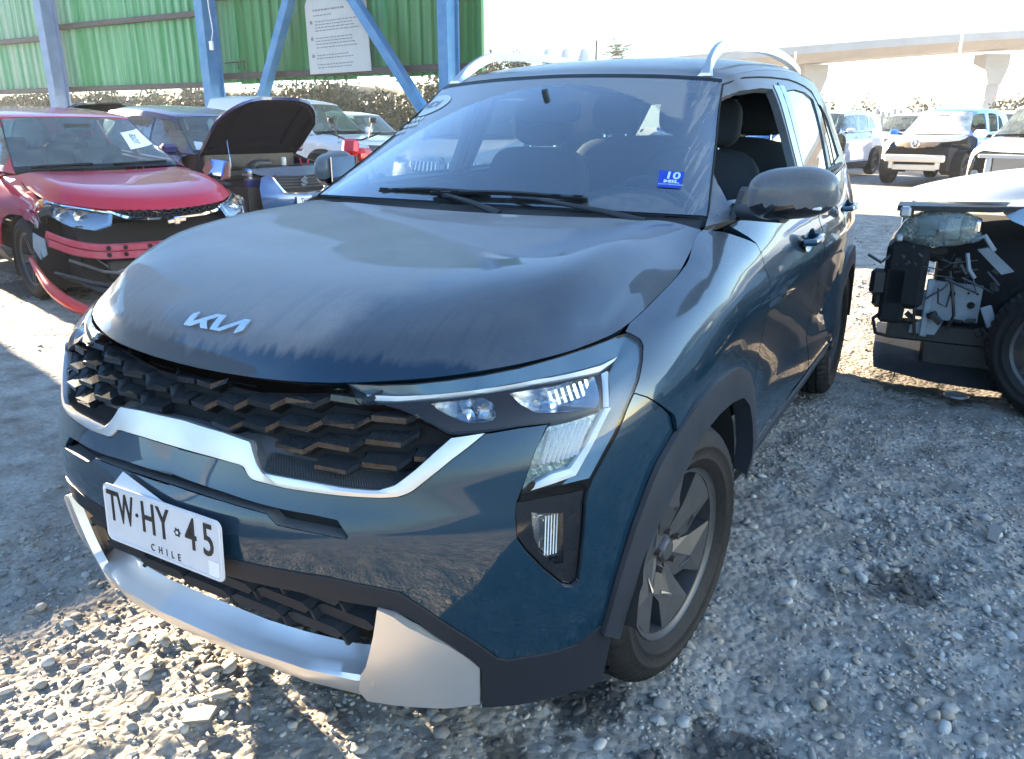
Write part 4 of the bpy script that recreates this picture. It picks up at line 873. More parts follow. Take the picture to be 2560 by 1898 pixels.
text('decal_text', 'HDI', .062, mat('decal_grey', (.25, .27, .3), .6), ds, ws_frame(2.38, -3.02, .0045), .0002, .95, bold=.001)
for i, (s_, a_, h_) in enumerate((('~ ~ ~', 2.24, .030), ('~/~0~10', 2.10, .036), ('- //~~', 1.93, .034))): pass
mk = B()
rnd = random.Random(5)
for a_, b0_, b1_ in ((1.98, -3.5, -2.7), (1.82, -3.6, -2.7), (1.64, -3.7, -3.0)):
    b_ = b0_
    while b_ < b1_:
        q = [(a_+rnd.uniform(-.05, .05), b_), (a_+rnd.uniform(-.05, .06), b_+.035), (a_+rnd.uniform(-.05, .05), b_+.07)]
        mk.tube([tuple(v) for v in on(WIND, q, .004)], .0022, 4); b_ += rnd.uniform(.07, .12)
mk.build('chalk_marks', M_paper, ds, False)

# --- cabin
dash = loft('dashboard', [[(x, 1.30, 1.06) for x in (-.68, 0, .68)], [(x, 1.42, 1.075) for x in (-.70, 0, .70)], [(x, 1.62, 1.055) for x in (-.72, 0, .72)], [(x, 1.74, .98) for x in (-.72, 0, .72)], [(x, 1.72, .7) for x in (-.72, 0, .72)]], M_int, car, n=12)
B().tube([(.14, 1.60, 1.05), (.25, 1.56, 1.10), (.37, 1.55, 1.115), (.49, 1.56, 1.10), (.60, 1.60, 1.05)], [.02, .035, .04, .035, .02], 10).build('instrument_hood', M_int, car)
sw = B(); ct = np.array([.37, 1.80, 1.00]); ax = Matrix.Rotation(R(-62), 3, 'X')
V = []; 
for i in range(36):
    a = 2*math.pi*i/36
    for j in range(8):
        c_ = 2*math.pi*j/8; r_ = .185+.015*math.cos(c_); V.append(tuple(Vector(ct)+ax @ Vector((r_*math.cos(a), r_*math.sin(a), .015*math.sin(c_)))))
sw.add(V, [(i*8+j, ((i+1) % 36)*8+j, ((i+1) % 36)*8+(j+1) % 8, i*8+(j+1) % 8) for i in range(36) for j in range(8)])
sw.tube([tuple(Vector(ct)+ax @ Vector((-.18, 0, 0))), tuple(ct), tuple(Vector(ct)+ax @ Vector((.18, 0, 0)))], [.02, .05, .02], 8, flat=.5)
sw.build('steering_wheel', M_int, car)
def seat(x, y, w=.50, bench=False, z=0.62):
    s_ = empty('seat' if not bench else 'rear_bench'); s_.parent = car
    B().pill((x, y, z-.02), (w, .52, .18)).build('cushion', M_seat, s_, sharp=80); B().pill((x, y+.30, z+.30), (w*.96, .17, .66), R(-14), .38).build('backrest', M_seat, s_, sharp=80)
    for hx in ((0,) if not bench else (-.38, 0, .38)):
        B().pill((x+hx, y+.40, z+.73), (.27, .12, .20), R(-8), .6).build('headrest', M_seat, s_)
        B().tube([(x+hx-.06, y+.38, z+.58), (x+hx-.06, y+.39, z+.68)], .006, 6).tube([(x+hx+.06, y+.38, z+.58), (x+hx+.06, y+.39, z+.68)], .006, 6).build('headrest_posts', M_chrome, s_)
seat(.37, 1.98); seat(-.37, 1.98); seat(0, 2.85, 1.25, True, .66)
B().box((0, 2.5, .44), (1.5, 2.8, .06)).build('cabin_floor', M_dark, car, False)
B().pill((0, 1.70, 1.385), (.25, .04, .085), R(-12), .5).tube([(0, 1.69, 1.41), (0, 1.67, 1.455)], .012, 8).build('rear_view_mirror', M_int, car)
hl_ = patch('headlining', ROOF, [(0.1, -3.8), (0.1, 0), (0.1, 3.8), (5, 3.8), (5, 0), (5, -3.8)], mat('headlining_cloth', (.32, .32, .31), .9), car, off=-.03, gap=0, flange=0, step=.15, scale=(.4, .16))
for sg in (1, -1):
    V = [(.76*sg, 1.42, 1.10), (.76*sg, 2.34, 1.11), (.72*sg, 2.34, .60), (.72*sg, 1.42, .60), (.72*sg, 2.34, 1.10), (.72*sg, 1.42, 1.09)]
    obj('door_lining', V, [(0, 1, 4, 5), (5, 4, 2, 3)], M_int, car, False)
    V = [(.75*sg, 2.36, 1.11), (.75*sg, 3.1, 1.13), (.72*sg, 3.1, .60), (.72*sg, 2.36, .60)]
    obj('door_lining', V, [(0, 1, 2, 3)], M_int, car, False)
# wheels
WM = [('front_wheel', .745, .82, 1), ('rear_wheel', .745, 3.33, 1), ('front_wheel', -.745, .82, -1), ('rear_wheel', -.745, 3.33, -1)]
for nm, x, y, sg in WM:
    w_ = wheel('wheel', dict(), mirror=sg < 0); w_.parent = car; w_.location = (x, y, .330); w_.rotation_euler = (R(20 if sg > 0 else 70), 0, R(-8.5 if y < 1 else 0))

# ================= ground =================
def gnoise(nt, tc, sc, det=6, dist=0):
    n = node(nt, 'ShaderNodeTexNoise', Scale=sc, Detail=det, Roughness=.62, Distortion=dist); nt.links.new(tc.outputs['Object'], n.inputs['Vector']); return n.outputs['Fac']
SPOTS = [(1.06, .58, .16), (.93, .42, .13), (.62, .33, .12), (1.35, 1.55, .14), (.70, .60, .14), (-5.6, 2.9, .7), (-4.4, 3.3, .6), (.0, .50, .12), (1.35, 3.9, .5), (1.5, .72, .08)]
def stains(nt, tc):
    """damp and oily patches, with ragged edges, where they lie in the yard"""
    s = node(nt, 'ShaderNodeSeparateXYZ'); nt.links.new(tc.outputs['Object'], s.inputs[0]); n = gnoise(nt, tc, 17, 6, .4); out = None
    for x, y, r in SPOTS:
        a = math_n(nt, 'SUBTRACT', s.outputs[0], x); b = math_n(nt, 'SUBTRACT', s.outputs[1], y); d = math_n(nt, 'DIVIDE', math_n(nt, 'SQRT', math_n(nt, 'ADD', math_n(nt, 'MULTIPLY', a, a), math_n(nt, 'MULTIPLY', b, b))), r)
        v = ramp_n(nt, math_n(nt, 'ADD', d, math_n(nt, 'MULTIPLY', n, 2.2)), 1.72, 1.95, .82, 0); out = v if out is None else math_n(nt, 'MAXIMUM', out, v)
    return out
def ground_mat():
    m, nt, p = new_mat('gravelly_ground'); L = nt.links.new; tc = node(nt, 'ShaderNodeTexCoord')
    big = gnoise(nt, tc, .55, 8); med = gnoise(nt, tc, 6, 8); fine = gnoise(nt, tc, 60, 6)
    vo = node(nt, 'ShaderNodeTexVoronoi', Scale=38); L(tc.outputs['Object'], vo.inputs['Vector'])
    cr = node(nt, 'ShaderNodeValToRGB'); cr.color_ramp.elements[0].color = (.19, .155, .12, 1); cr.color_ramp.elements[1].color = (.43, .385, .33, 1); cr.color_ramp.elements[0].position = .3; cr.color_ramp.elements[1].position = .66; L(med, cr.inputs[0])
    mx = node(nt, 'ShaderNodeMix', data_type='RGBA', blend_type='MULTIPLY'); mx.inputs[0].default_value = .8; L(cr.outputs[0], mx.inputs[6])
    c2 = node(nt, 'ShaderNodeValToRGB'); c2.color_ramp.elements[0].color = (.62, .6, .57, 1); c2.color_ramp.elements[1].color = (1.12, 1.12, 1.12, 1); c2.color_ramp.elements[0].position = .3; c2.color_ramp.elements[1].position = .7; L(fine, c2.inputs[0]); L(c2.outputs[0], mx.inputs[7])
    # damp oil stains
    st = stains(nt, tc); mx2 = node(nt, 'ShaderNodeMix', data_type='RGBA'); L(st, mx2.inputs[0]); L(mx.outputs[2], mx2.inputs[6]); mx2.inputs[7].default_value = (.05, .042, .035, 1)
    L(mx2.outputs[2], p.inputs['Base Color']); p.inputs['Roughness'].default_value = .95
    h = math_n(nt, 'ADD', math_n(nt, 'MULTIPLY', fine, .4), math_n(nt, 'MULTIPLY', vo.outputs['Distance'], -.8)); b = node(nt, 'ShaderNodeBump', Strength=.8, Distance=.012); L(h, b.inputs['Height']); L(b.outputs[0], p.inputs['Normal'])
    return m
M_gr = ground_mat()
rng = np.random.default_rng(7)
def vnoise(x, y, s, seed):
    r = np.random.default_rng(seed); G = r.random((256, 256)); u, v = x*s, y*s; i, j = np.floor(u).astype(int), np.floor(v).astype(int); fu, fv = u-i, v-j; fu = fu*fu*(3-2*fu); fv = fv*fv*(3-2*fv)
    g = lambda a, b: G[a % 256, b % 256]
    return g(i, j)*(1-fu)*(1-fv)+g(i+1, j)*fu*(1-fv)+g(i, j+1)*(1-fu)*fv+g(i+1, j+1)*fu*fv-.5
def gz(x, y):
    x, y = np.asarray(x, float), np.asarray(y, float)
    h = .035*vnoise(x, y, .9, 1)+.022*vnoise(x, y, 2.7, 2)+.016*vnoise(x, y, 8, 3)+.012*vnoise(x, y, 21, 4)+.008*vnoise(x, y, 55, 5)
    for tx in (.75, -.75):                                     # packed down under the wheels
        for ty in (.82, 3.33):
            k = np.exp(-(((x-tx)/.16)**2+((y-ty)/.22)**2)); h = h*(1-k)-.003*k
    trk = np.exp(-(((x*.95+y*.30)+1.72)/.18)**2)*(x < -.75)*(y < 1.6); h = h*(1-.75*trk)-.012*trk+.006*trk*np.sin((x*.95+y*.3)*95)
    return h*np.clip((13-np.hypot(x, y-2))/4, 0, 1)-.008
xs = np.concatenate([np.linspace(-9, -2.2, 90), np.linspace(-2.18, 3.2, 300), np.linspace(3.25, 7, 40)]); ys = np.concatenate([np.linspace(-2.6, -.55, 40), np.linspace(-.53, 3.2, 260), np.linspace(3.25, 12, 110)])
X_, Y_ = np.meshgrid(xs, ys, indexing='ij'); Z_ = gz(X_, Y_)
edge = (np.minimum.reduce([X_-xs[0], xs[-1]-X_, Y_-ys[0], ys[-1]-Y_]) < 1e-6); Z_[edge] = -.02
V = np.stack([X_, Y_, Z_], -1).reshape(-1, 3); nx, ny = len(xs), len(ys)
ii, jj = np.meshgrid(np.arange(nx-1), np.arange(ny-1), indexing='ij'); ii, jj = ii.ravel(), jj.ravel()
FQ = np.stack([ii*ny+jj, (ii+1)*ny+jj, (ii+1)*ny+jj+1, ii*ny+jj+1], 1)
def big_mesh(name, V, FQ, m_, **kw):
    me = bpy.data.meshes.new(name); k = FQ.shape[1]; me.vertices.add(len(V)); me.vertices.foreach_set('co', np.asarray(V, np.float32).ravel())
    me.loops.add(FQ.size); me.loops.foreach_set('vertex_index', FQ.astype(np.int32).ravel()); me.polygons.add(len(FQ)); me.polygons.foreach_set('loop_start', np.arange(0, FQ.size, k, dtype=np.int32))
    me.polygons.foreach_set('use_smooth', np.ones(len(FQ), bool)); me.update(calc_edges=True); me.validate()
    me.materials.append(m_); o = bpy.data.objects.new(name, me); COL.objects.link(o); return tag(o, **kw)
big_mesh('gravel_yard', V, FQ, M_gr, kind='structure')
obj('ground', [(-240, -120, -.03), (240, -120, -.03), (240, 420, -.03), (-240, 420, -.03)], [(0, 1, 2, 3)], M_gr, None, False, kind='structure')

# pebbles: rounded river stones and split chips, thousands of them
def ico(sub):
    import bmesh
    bm = bmesh.new(); bmesh.ops.create_icosphere(bm, subdivisions=sub, radius=1); v = np.array([x.co[:] for x in bm.verts]); f = np.array([[x.index for x in q.verts] for q in bm.faces]); bm.free(); return v, f
PEB_COL = [(.34, .31, .27), (.27, .25, .225), (.38, .35, .31), (.19, .18, .17), (.34, .28, .22), (.46, .43, .39)]
def stone_mat(name, cols):
    m, nt, p = new_mat(name); L = nt.links.new; g = node(nt, 'ShaderNodeNewGeometry'); cr = node(nt, 'ShaderNodeValToRGB'); cr.color_ramp.interpolation = 'CONSTANT'
    for i, c in enumerate(cols):
        e = cr.color_ramp.elements[i] if i < 2 else cr.color_ramp.elements.new(i/len(cols)); e.position = i/len(cols); e.color = rgb(c)
    L(g.outputs['Random Per Island'], cr.inputs[0]); tc = node(nt, 'ShaderNodeTexCoord'); f = gnoise(nt, tc, 90, 5)
    mx = node(nt, 'ShaderNodeMix', data_type='RGBA', blend_type='MULTIPLY'); mx.inputs[0].default_value = 1; L(cr.outputs[0], mx.inputs[6]); c2 = node(nt, 'ShaderNodeMix', data_type='RGBA'); L(f, c2.inputs[0]); c2.inputs[6].default_value = (.7, .68, .66, 1); c2.inputs[7].default_value = (1.2, 1.2, 1.2, 1); L(c2.outputs[2], mx.inputs[7])
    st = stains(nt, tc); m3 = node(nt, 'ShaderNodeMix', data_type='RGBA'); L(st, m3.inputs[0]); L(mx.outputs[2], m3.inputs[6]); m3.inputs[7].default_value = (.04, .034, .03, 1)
    L(m3.outputs[2], p.inputs['Base Color']); p.inputs['Roughness'].default_value = .8; b = node(nt, 'ShaderNodeBump', Strength=.25, Distance=.004); L(f, b.inputs['Height']); L(b.outputs[0], p.inputs['Normal']); return m
M_st = stone_mat('river_stone', PEB_COL)
def scatter(name, n, region, smin, smax, sub, density=None, power=2.4, **kw):
    v0, f0 = ico(sub); x = rng.uniform(region[0], region[1], n); y = rng.uniform(region[2], region[3], n)
    if density is not None: k = rng.random(n) < density(x, y); x, y = x[k], y[k]
    n = len(x); s = smin+(smax-smin)*rng.random(n)**power; r = np.stack([s*rng.uniform(.85, 1.5, n), s*rng.uniform(.6, 1.0, n), s*rng.uniform(.32, .7, n)], 1)
    a = rng.uniform(0, 2*math.pi, n); tx = rng.normal(0, .22, n); ca, sa = np.cos(a), np.sin(a)
    nv = len(v0); jit = 1+rng.normal(0, .11, (n, nv, 1)); chip = (rng.random(n) < .35)[:, None, None]
    P = v0[None]*jit; P = np.where(chip, np.sign(P)*np.abs(P)**.72, P)*r[:, None, :]
    P[..., 2] += P[..., 0]*tx[:, None]
    Q = np.stack([P[..., 0]*ca[:, None]-P[..., 1]*sa[:, None], P[..., 0]*sa[:, None]+P[..., 1]*ca[:, None], P[..., 2]], -1)
    z = gz(x, y)+r[:, 2]*rng.uniform(.05, .6, n); Q += np.stack([x, y, z], 1)[:, None, :]
    return big_mesh(name, Q.reshape(-1, 3), (f0[None]+(np.arange(n)*nv)[:, None, None]).reshape(-1, 3), M_st, **kw)
def dens(x, y):
    d = np.clip(vnoise(x, y, 1.3, 11)*2.0+vnoise(x, y, 4.1, 12)*1.6+.55, 0.05, 1)
    trk = np.exp(-(((x*.95+y*.30)+1.75)/.42)**2)*(x < -.7); d = d*(1-.92*trk)
    near = np.exp(-(((x-1.25)/.35)**2+((y-.6)/.6)**2))+np.exp(-(((x+.2)/.9)**2+((y-.2)/.5)**2)); return np.clip(d+near*.8, 0, 1)
scatter('pebbles', 6500, (-1.6, 2.4, -.4, 2.2), .005, .021, 2, dens, 4.2, kind='stuff')
scatter('small_stones', 42000, (-2.0, 2.9, -.5, 3.6), .0025, .009, 1, dens, 1.8, kind='stuff')
scatter('yard_stones', 20000, (-6.5, 5.5, 1.0, 12), .005, .019, 1, lambda x, y: np.clip(vnoise(x, y, .8, 21)*1.5+.5, .05, 1), 3, kind='stuff')
# a rusty ring and a few flat chips lying in the gravel
M_rust = mat('rusty_brass', (.16, .10, .035), .5, metal=.7, noise=.7, nscale=60, col2=(.05, .025, .01))
rp = B().lathe([(.027, 0), (.027, .016), (.022, .016), (.022, 0)], 36, 'z', (.172, .335, float(gz(.172, .335))+.006), close=True)
o_ = rp.build('metal_ring', M_rust, None, label='small rusty ring lying on the sunlit gravel under the front bumper', category='ring')
for i, (x, y, w_, h_, a_) in enumerate(((-.075, .075, .075, .045, 30), (1.72, 1.25, .10, .06, 50), (1.58, 2.02, .11, .035, 80))):
    b = B().prism([(-w_/2, -h_/2), (w_*.4, -h_*.55), (w_/2, h_*.3), (w_*.1, h_/2), (-w_*.45, h_*.35)], 0, .007)
    lab = ['flat pale chip of stone in the sunlit gravel ahead of the number plate', 'flat grey stone flake on the shaded gravel right of the front wheel', 'long thin flake lying behind the rear wheel in the shade'][i]
    o_ = b.build('stone_flake', M_st, None, False, label=lab, category='stone'); o_.location = (x, y, float(gz(x, y))+.012); o_.rotation_euler = (.12, -.15, R(a_))

# ================= shed wall with blue steel frame =================
def green_mat(name, c, c2, rough):
    m, nt, p = new_mat(name); L = nt.links.new; tc = node(nt, 'ShaderNodeTexCoord')
    mp = node(nt, 'ShaderNodeMapping'); mp.inputs['Scale'].default_value = (3.2, 3.2, .12); L(tc.outputs['Object'], mp.inputs[0]); n = node(nt, 'ShaderNodeTexNoise', Scale=1.6, Detail=7); L(mp.outputs[0], n.inputs['Vector'])
    mx = node(nt, 'ShaderNodeMix', data_type='RGBA'); L(ramp_n(nt, n.outputs['Fac'], .42, .64), mx.inputs[0]); mx.inputs[6].default_value = rgb(c); mx.inputs[7].default_value = rgb(c2); L(mx.outputs[2], p.inputs['Base Color']); p.inputs['Roughness'].default_value = rough; return m
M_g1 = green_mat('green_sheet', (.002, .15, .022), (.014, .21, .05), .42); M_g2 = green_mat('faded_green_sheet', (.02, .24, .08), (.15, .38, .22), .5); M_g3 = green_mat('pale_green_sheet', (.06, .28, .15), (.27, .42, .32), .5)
M_steel = mat('blue_steel_paint', (.022, .17, .37), .5, noise=.7, nscale=2.5, col2=(.10, .26, .46), bump=.05); M_steel2 = mat('weathered_blue_paint', (.16, .26, .42), .55, noise=.8, nscale=3, col2=(.10, .17, .30))
M_beam = mat('dark_steel', (.020, .022, .026), .55, noise=.6, nscale=5, col2=(.07, .045, .035))
FY = 15.5
shed = empty('shed_wall', (0, 0, 0), label='tall green corrugated shed wall on a blue steel frame behind the cars', cat='shed')
x = -30.0; i = 0
while x < -8.8:
    w_ = min(1.05, -8.72-x); b = B(); nr = 3; pit = w_/nr; P = []
    for r in range(nr):
        x0 = x+r*pit; P += [(x0, 0), (x0+pit*.50, 0), (x0+pit*.62, -.065), (x0+pit*.88, -.065)]
    P.append((x+w_, 0)); dz = .05*math.sin(i*1.7); top = 8.0; bot = 2.36+.0*dz+(x+30)*.006+.03*math.sin(i*2.3)
    V = [(px, FY+py, bot) for px, py in P]+[(px, FY+py, top) for px, py in P]; k = len(P); Fs = [(j, j+1, k+j+1, k+j) for j in range(k-1)]
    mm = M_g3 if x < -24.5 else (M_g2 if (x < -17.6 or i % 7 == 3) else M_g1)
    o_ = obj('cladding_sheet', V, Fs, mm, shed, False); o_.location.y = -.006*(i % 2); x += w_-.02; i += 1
bm_ = B()
for x0, x1, z in ((-30, -17.4, 2.42), (-17.4, -8.9, 2.62), (-30, -24.6, 3.98), (-24.6, -17.4, 4.26), (-17.4, -8.9, 4.62)):
    B().box(((x0+x1)/2, FY-.14, z), (x1-x0, .16, .15), bev=.01).build('girt', M_beam, shed, False)
for px, w_, mm in ((-24.3, .34, M_steel2), (-17.15, .30, M_steel), (-9.35, .26, M_steel)):
    b = B(); b.box((px, FY-.72, 4.0), (w_, .05, 8.0)); b.box((px, FY-.28, 4.0), (w_, .05, 8.0)); b.box((px+.02, FY-.5, 4.0), (.05, .40, 8.0)); b.build('column', mm, shed, False)
    B().box((px, FY-.5, .03), (.6, 1.0, .05)).build('base_plate', M_beam, shed, False)
def strut(p0, p1, nm='brace', w_=.26):
    p0, p1 = Vector(p0), Vector(p1); d = p1-p0; b = B().box((0, 0, 0), (w_, .22, d.length), bev=.012); o = b.build(nm, M_steel, shed, False); o.location = (p0+p1)/2; o.rotation_euler = d.to_track_quat('Z', 'Y').to_euler()
strut((-16.5, FY-.42, 0), (-12.85, FY-.42, 6.8)); strut((-9.0, FY-.46, .2), (-13.4, FY-.46, 5.9))
B().box((-16.75, FY-.78, 3.35), (.12, .06, .22), bev=.01).tube([(-16.75, FY-.78, 3.4), (-16.66, FY-.76, 3.7), (-16.72, FY-.76, 4.3), (-16.7, FY-.76, 5.2)], .012, 6).build('socket_box', M_paper, shed)
B().tube([(-16.95, FY-.2, 2.95), (-16.2, FY-.2, 2.98)], .02, 6).tube([(-16.45, FY-.2, 2.97), (-16.45, FY-.2, 2.78)], .02, 6).tube([(-16.22, FY-.2, 2.97), (-16.22, FY-.2, 2.75)], .02, 6).build('hook_bar', M_beam, shed)
bd = empty('notice_board', (-12.85, FY-.26, 3.45), label='white notice board with grey printed paragraphs propped against the green shed wall', cat='board')
M_board = mat('board_white', (.50, .49, .47), .6, noise=.35, nscale=3, col2=(.36, .35, .33))
w_, h_ = 1.95, 1.75
B().prism([(-w_/2+.02, -h_/2), (w_/2+.07, -h_/2+.03), (w_/2-.02, h_/2+.35), (-w_/2+.17, h_/2+.18), (-w_/2-.0, h_/2-.15)], 0, .03, 'y').build('board_sheet', M_board, bd, False)
M_print = mat('faded_print', (.20, .20, .22), .7); b = B(); rr = random.Random(3)
for r, (z, n_) in enumerate([(.62, 1), (.50, 1), (.36, 1), (.29, 1), (.22, 1), (.15, 1), (-.02, 1), (-.09, 1), (-.16, 1), (-.24, 1), (-.42, 1), (-.49, 1), (-.64, 1), (-.71, 1)]):
    x = -.68 if r > 1 else -.72; end = rr.uniform(.35, .75) if r > 1 else (.25, -.2)[r]
    while x < end:
        l_ = rr.uniform(.03, .12); b.box((x+l_/2, -.002, z+x*.03), (l_, .003, .024 if r else .04)); x += l_+.025
b.build('printed_lines', M_print, bd, False, kind='stuff')
for z in (.33, -.05, -.45): B().lathe([(.0, -.003), (.045, -.003), (.045, .0)], 16, 'y', (-.80, 0, z)).build('printed_disc', M_print, bd, False)
# red and white sign on the right-hand column, seen through the windscreen
M_red = mat('sign_red', (.55, .03, .04), .5); M_wh = mat('sign_white', (.75, .74, .73), .5)
sg_ = empty('extinguisher_sign', (-9.15, FY-.80, 1.62), label='red and white sign fixed to the right-hand blue column, seen through the windscreen', cat='sign')
B().box((.28, 0, 0), (.52, .02, 1.0)).build('sign_panel', M_red, sg_, False); B().box((.28, -.014, -.18), (.42, .006, .34)).build('sign_field', M_wh, sg_, False)
b = B(); b.box((.20, -.014, .22), (.07, .006, .34)); b.box((.28, -.0145, .36), (.20, .006, .06)); b.box((.27, -.0145, .23), (.15, .006, .06)); b.box((.28, -.0145, .08), (.20, .006, .06)); b.build('sign_mark', M_wh, sg_, False)

# ================= vegetation =================
def leaf_mat(name, c1, c2):
    m, nt, p = new_mat(name); L = nt.links.new; g = node(nt, 'ShaderNodeNewGeometry'); mx = node(nt, 'ShaderNodeMix', data_type='RGBA'); L(g.outputs['Random Per Island'], mx.inputs[0]); mx.inputs[6].default_value = rgb(c1); mx.inputs[7].default_value = rgb(c2)
    L(mx.outputs[2], p.inputs['Base Color']); p.inputs['Roughness'].default_value = .6; return m
M_leaf = leaf_mat('leaves', (.018, .032, .010), (.055, .066, .024)); M_dry = leaf_mat('dry_leaves', (.05, .038, .018), (.10, .08, .045)); M_bark = mat('bark', (.07, .055, .045), .9, noise=.5, nscale=8)
def leaves(name, blobs, n, size, m_, parent=None, seed=1, **kw):
    r = np.random.default_rng(seed); bl = np.array(blobs, float); vol = bl[:, 3]*bl[:, 4]; idx = r.choice(len(bl), n, p=vol/vol.sum()); d = r.normal(size=(n, 3)); d /= np.linalg.norm(d, axis=1)[:, None]
    q = bl[idx]; rad = r.random(n)**.38; c = q[:, :3]+d*rad[:, None]*np.stack([q[:, 3], q[:, 3], q[:, 4]], 1)*(1+.25*r.normal(size=(n, 1)))
    a = r.normal(size=(n, 3)); a /= np.linalg.norm(a, axis=1)[:, None]; b_ = np.cross(a, r.normal(size=(n, 3))); b_ /= np.linalg.norm(b_, axis=1)[:, None]; s = size*r.uniform(.5, 1.4, n)[:, None]
    V = np.stack([c-a*s, c+b_*s*.45, c+a*s, c-b_*s*.45], 1).reshape(-1, 3); o = big_mesh(name, V, np.arange(4*n).reshape(-1, 4), m_, **kw)
    if parent: o.parent = parent
    return o
rs_ = random.Random(41); bl_ = []
for i in range(16):
    cx_, cy_ = -57+i*3.0+.5*math.sin(i*3), 25.5+1.4*math.sin(i*2.1)
    bl_ += [(cx_+rs_.uniform(-2.3, 2.3), cy_+rs_.uniform(-.8, .8), 3.3*rs_.uniform(.2, .72), rs_.uniform(.8, 1.4), rs_.uniform(.5, 1.05)) for _ in range(10)]
leaves('scrub_leaves', bl_, 90000, .10, M_leaf, None, 5, kind='stuff'); leaves('dry_scrub_leaves', bl_, 26000, .12, M_dry, None, 6, kind='stuff')
bank = [(x, 29+1.2*math.sin(x*.7), 0) for x in range(-150, -10, 2)]; bank = bank+[(x, y+3, 3.0+.4*math.sin(x*1.3)) for x, y, _ in bank]+[(x, y+9, 3.1) for x, y, _ in bank[:len(bank)]]; nb_ = 70
obj('earth_bank', bank, [(r*nb_+i, r*nb_+i+1, (r+1)*nb_+i+1, (r+1)*nb_+i) for r in range(2) for i in range(nb_-1)], mat('scrubby_earth', (.10, .085, .05), .95, noise=.8, nscale=1.2, col2=(.05, .06, .03), bump=.6, bscale=3), None, kind='structure')
pt = empty('palm_tree', (-17.5, 44.5, 0), label='palm tree with a shaggy crown above the dusty roof', cat='palm')
B().tube([(0, 0, 0), (.1, 0, 3), (0, 0, 5.0)], [.36, .30, .34], 10).build('trunk', M_bark, pt)
b = B(); rr = random.Random(8); M_palm = leaf_mat('palm_leaves', (.07, .09, .03), (.14, .13, .06))
for k in range(70):
    a = rr.uniform(0, 2*math.pi); el = rr.uniform(-.9, 1.35); ln = rr.uniform(1.4, 2.25); d = Vector((math.cos(a)*math.cos(el), math.sin(a)*math.cos(el), math.sin(el))); side = d.cross(Vector((0, 0, 1))).normalized()
    P = [Vector((0, 0, 5.0))+d*ln*t-Vector((0, 0, .75*ln*t*t*(1.2-.5*max(0, el)))) for t in (0, .3, .6, .85, 1)]
    for j in range(1, 9):
        t = j/8.5; i0 = min(3, int(t*4)); p = P[i0].lerp(P[i0+1], t*4-i0 if i0 < 3 else .5)
        for s_ in (-1, 1): b.add([p, p+side*s_*.28*(1.2-t)+d*.22-Vector((0, 0, .10)), p+d*.07], [(0, 1, 2)])
b.build('crown', M_palm, pt, False)
def tree(x, y, h_, w_, label, seed, m_=M_leaf, n=3600):
    e = empty('tree', (x, y, 0), label=label, cat='tree'); r = random.Random(seed)
    B().tube([(0, 0, 0), (.1, .05, h_*.4), (.0, .1, h_*.75)], [.22, .16, .05], 7).build('trunk', M_bark, e)
    leaves('crown', [(r.uniform(-w_/2, w_/2), r.uniform(-1, 1), h_*r.uniform(.5, .85), w_*r.uniform(.14, .26), h_*r.uniform(.10, .17)) for _ in range(12)], n, .12, m_, e, seed)
tree(-20.9, 36.5, 5.2, 3.0, 'hazy green tree just right of the end of the shed wall', 3)
M_tank = mat('tank_grey', (.45, .48, .55), .6)
for i in range(3):
    e = B().lathe([(.0, 5.6), (.22, 5.5), (.36, 5.1), (.42, 4.6), (.42, 0)], 16, 'z').build('storage_tank', M_tank, None, label=['left', 'middle', 'right'][i]+' one of three pale round-topped tanks beyond the shed wall', cat='tank', group='pale tanks beyond the shed wall'); e.location = (-21.3+i*.95, 43+i*.45, 0)
B().box((0, 0, 4.5), (4.4, .05, .08)).box((2.2, 0, 2.9), (.08, .08, 5.8)).box((-2.2, 0, 2.4), (.06, .06, 4.8)).build('tank_frame', M_beam, None, False, label='thin dark steel frame standing beside the three tanks', cat='frame').location = (-20.0, 42.2, 0)

# ================= far yard: overpass, posts, paling =================
M_conc = mat('pale_concrete', (.44, .42, .41), .85, noise=.3, nscale=.6)
ov = empty('road_overpass', (0, 0, 0), label='long pale concrete road bridge curving across the yard skyline', cat='overpass')
P = [(-34, 60, 5.0), (-22, 62.5, 6.0), (-14.5, 64.7, 6.55), (-5, 69.5, 7.35), (3.3, 75.3, 8.0), (14, 83, 8.6), (30, 95, 9.2), (60, 118, 9.6)]
C_ = crom(np.array(P, float), np.linspace(0, 7, 90)); V = []
prof_ = [(-4.0, 0), (-4.0, -.55), (-3.2, -.62), (-2.2, -1.05), (2.2, -1.05), (3.2, -.62), (4.0, -.55), (4.0, 0), (3.8, 0), (3.8, -.35), (-3.8, -.35), (-3.8, 0)]
for i, p in enumerate(C_):
    t = C_[min(i+1, 89)]-C_[max(i-1, 0)]; n_ = np.array([-t[1], t[0], 0]); n_ /= np.linalg.norm(n_)
    for a, b_ in prof_: V.append(p+n_*a+np.array([0, 0, b_]))
k = len(prof_); obj('deck', V, [(i*k+j, i*k+(j+1) % k, (i+1)*k+(j+1) % k, (i+1)*k+j) for i in range(89) for j in range(k)], M_conc, ov, True, sharp=20)
for (x, y, zt) in ((-10.6, 66.9, 5.55), (1.4, 73.8, 6.3), (15, 84, 7.2)):
    b = B(); b.box((0, 0, (zt-2)/2), (1.1, 1.1, zt-2)); b.prism([(-.55, zt-2), (.55, zt-2), (1.0, zt-.7), (1.0, zt+.2), (-1.0, zt+.2), (-1.0, zt-.7)], -.7, .7, 'y'); o_ = b.build('pier', M_conc, ov, False); o_.location = (x, y, 0); o_.rotation_euler = (0, 0, R(38))
M_pole = mat('white_pole', (.75, .75, .76), .5)
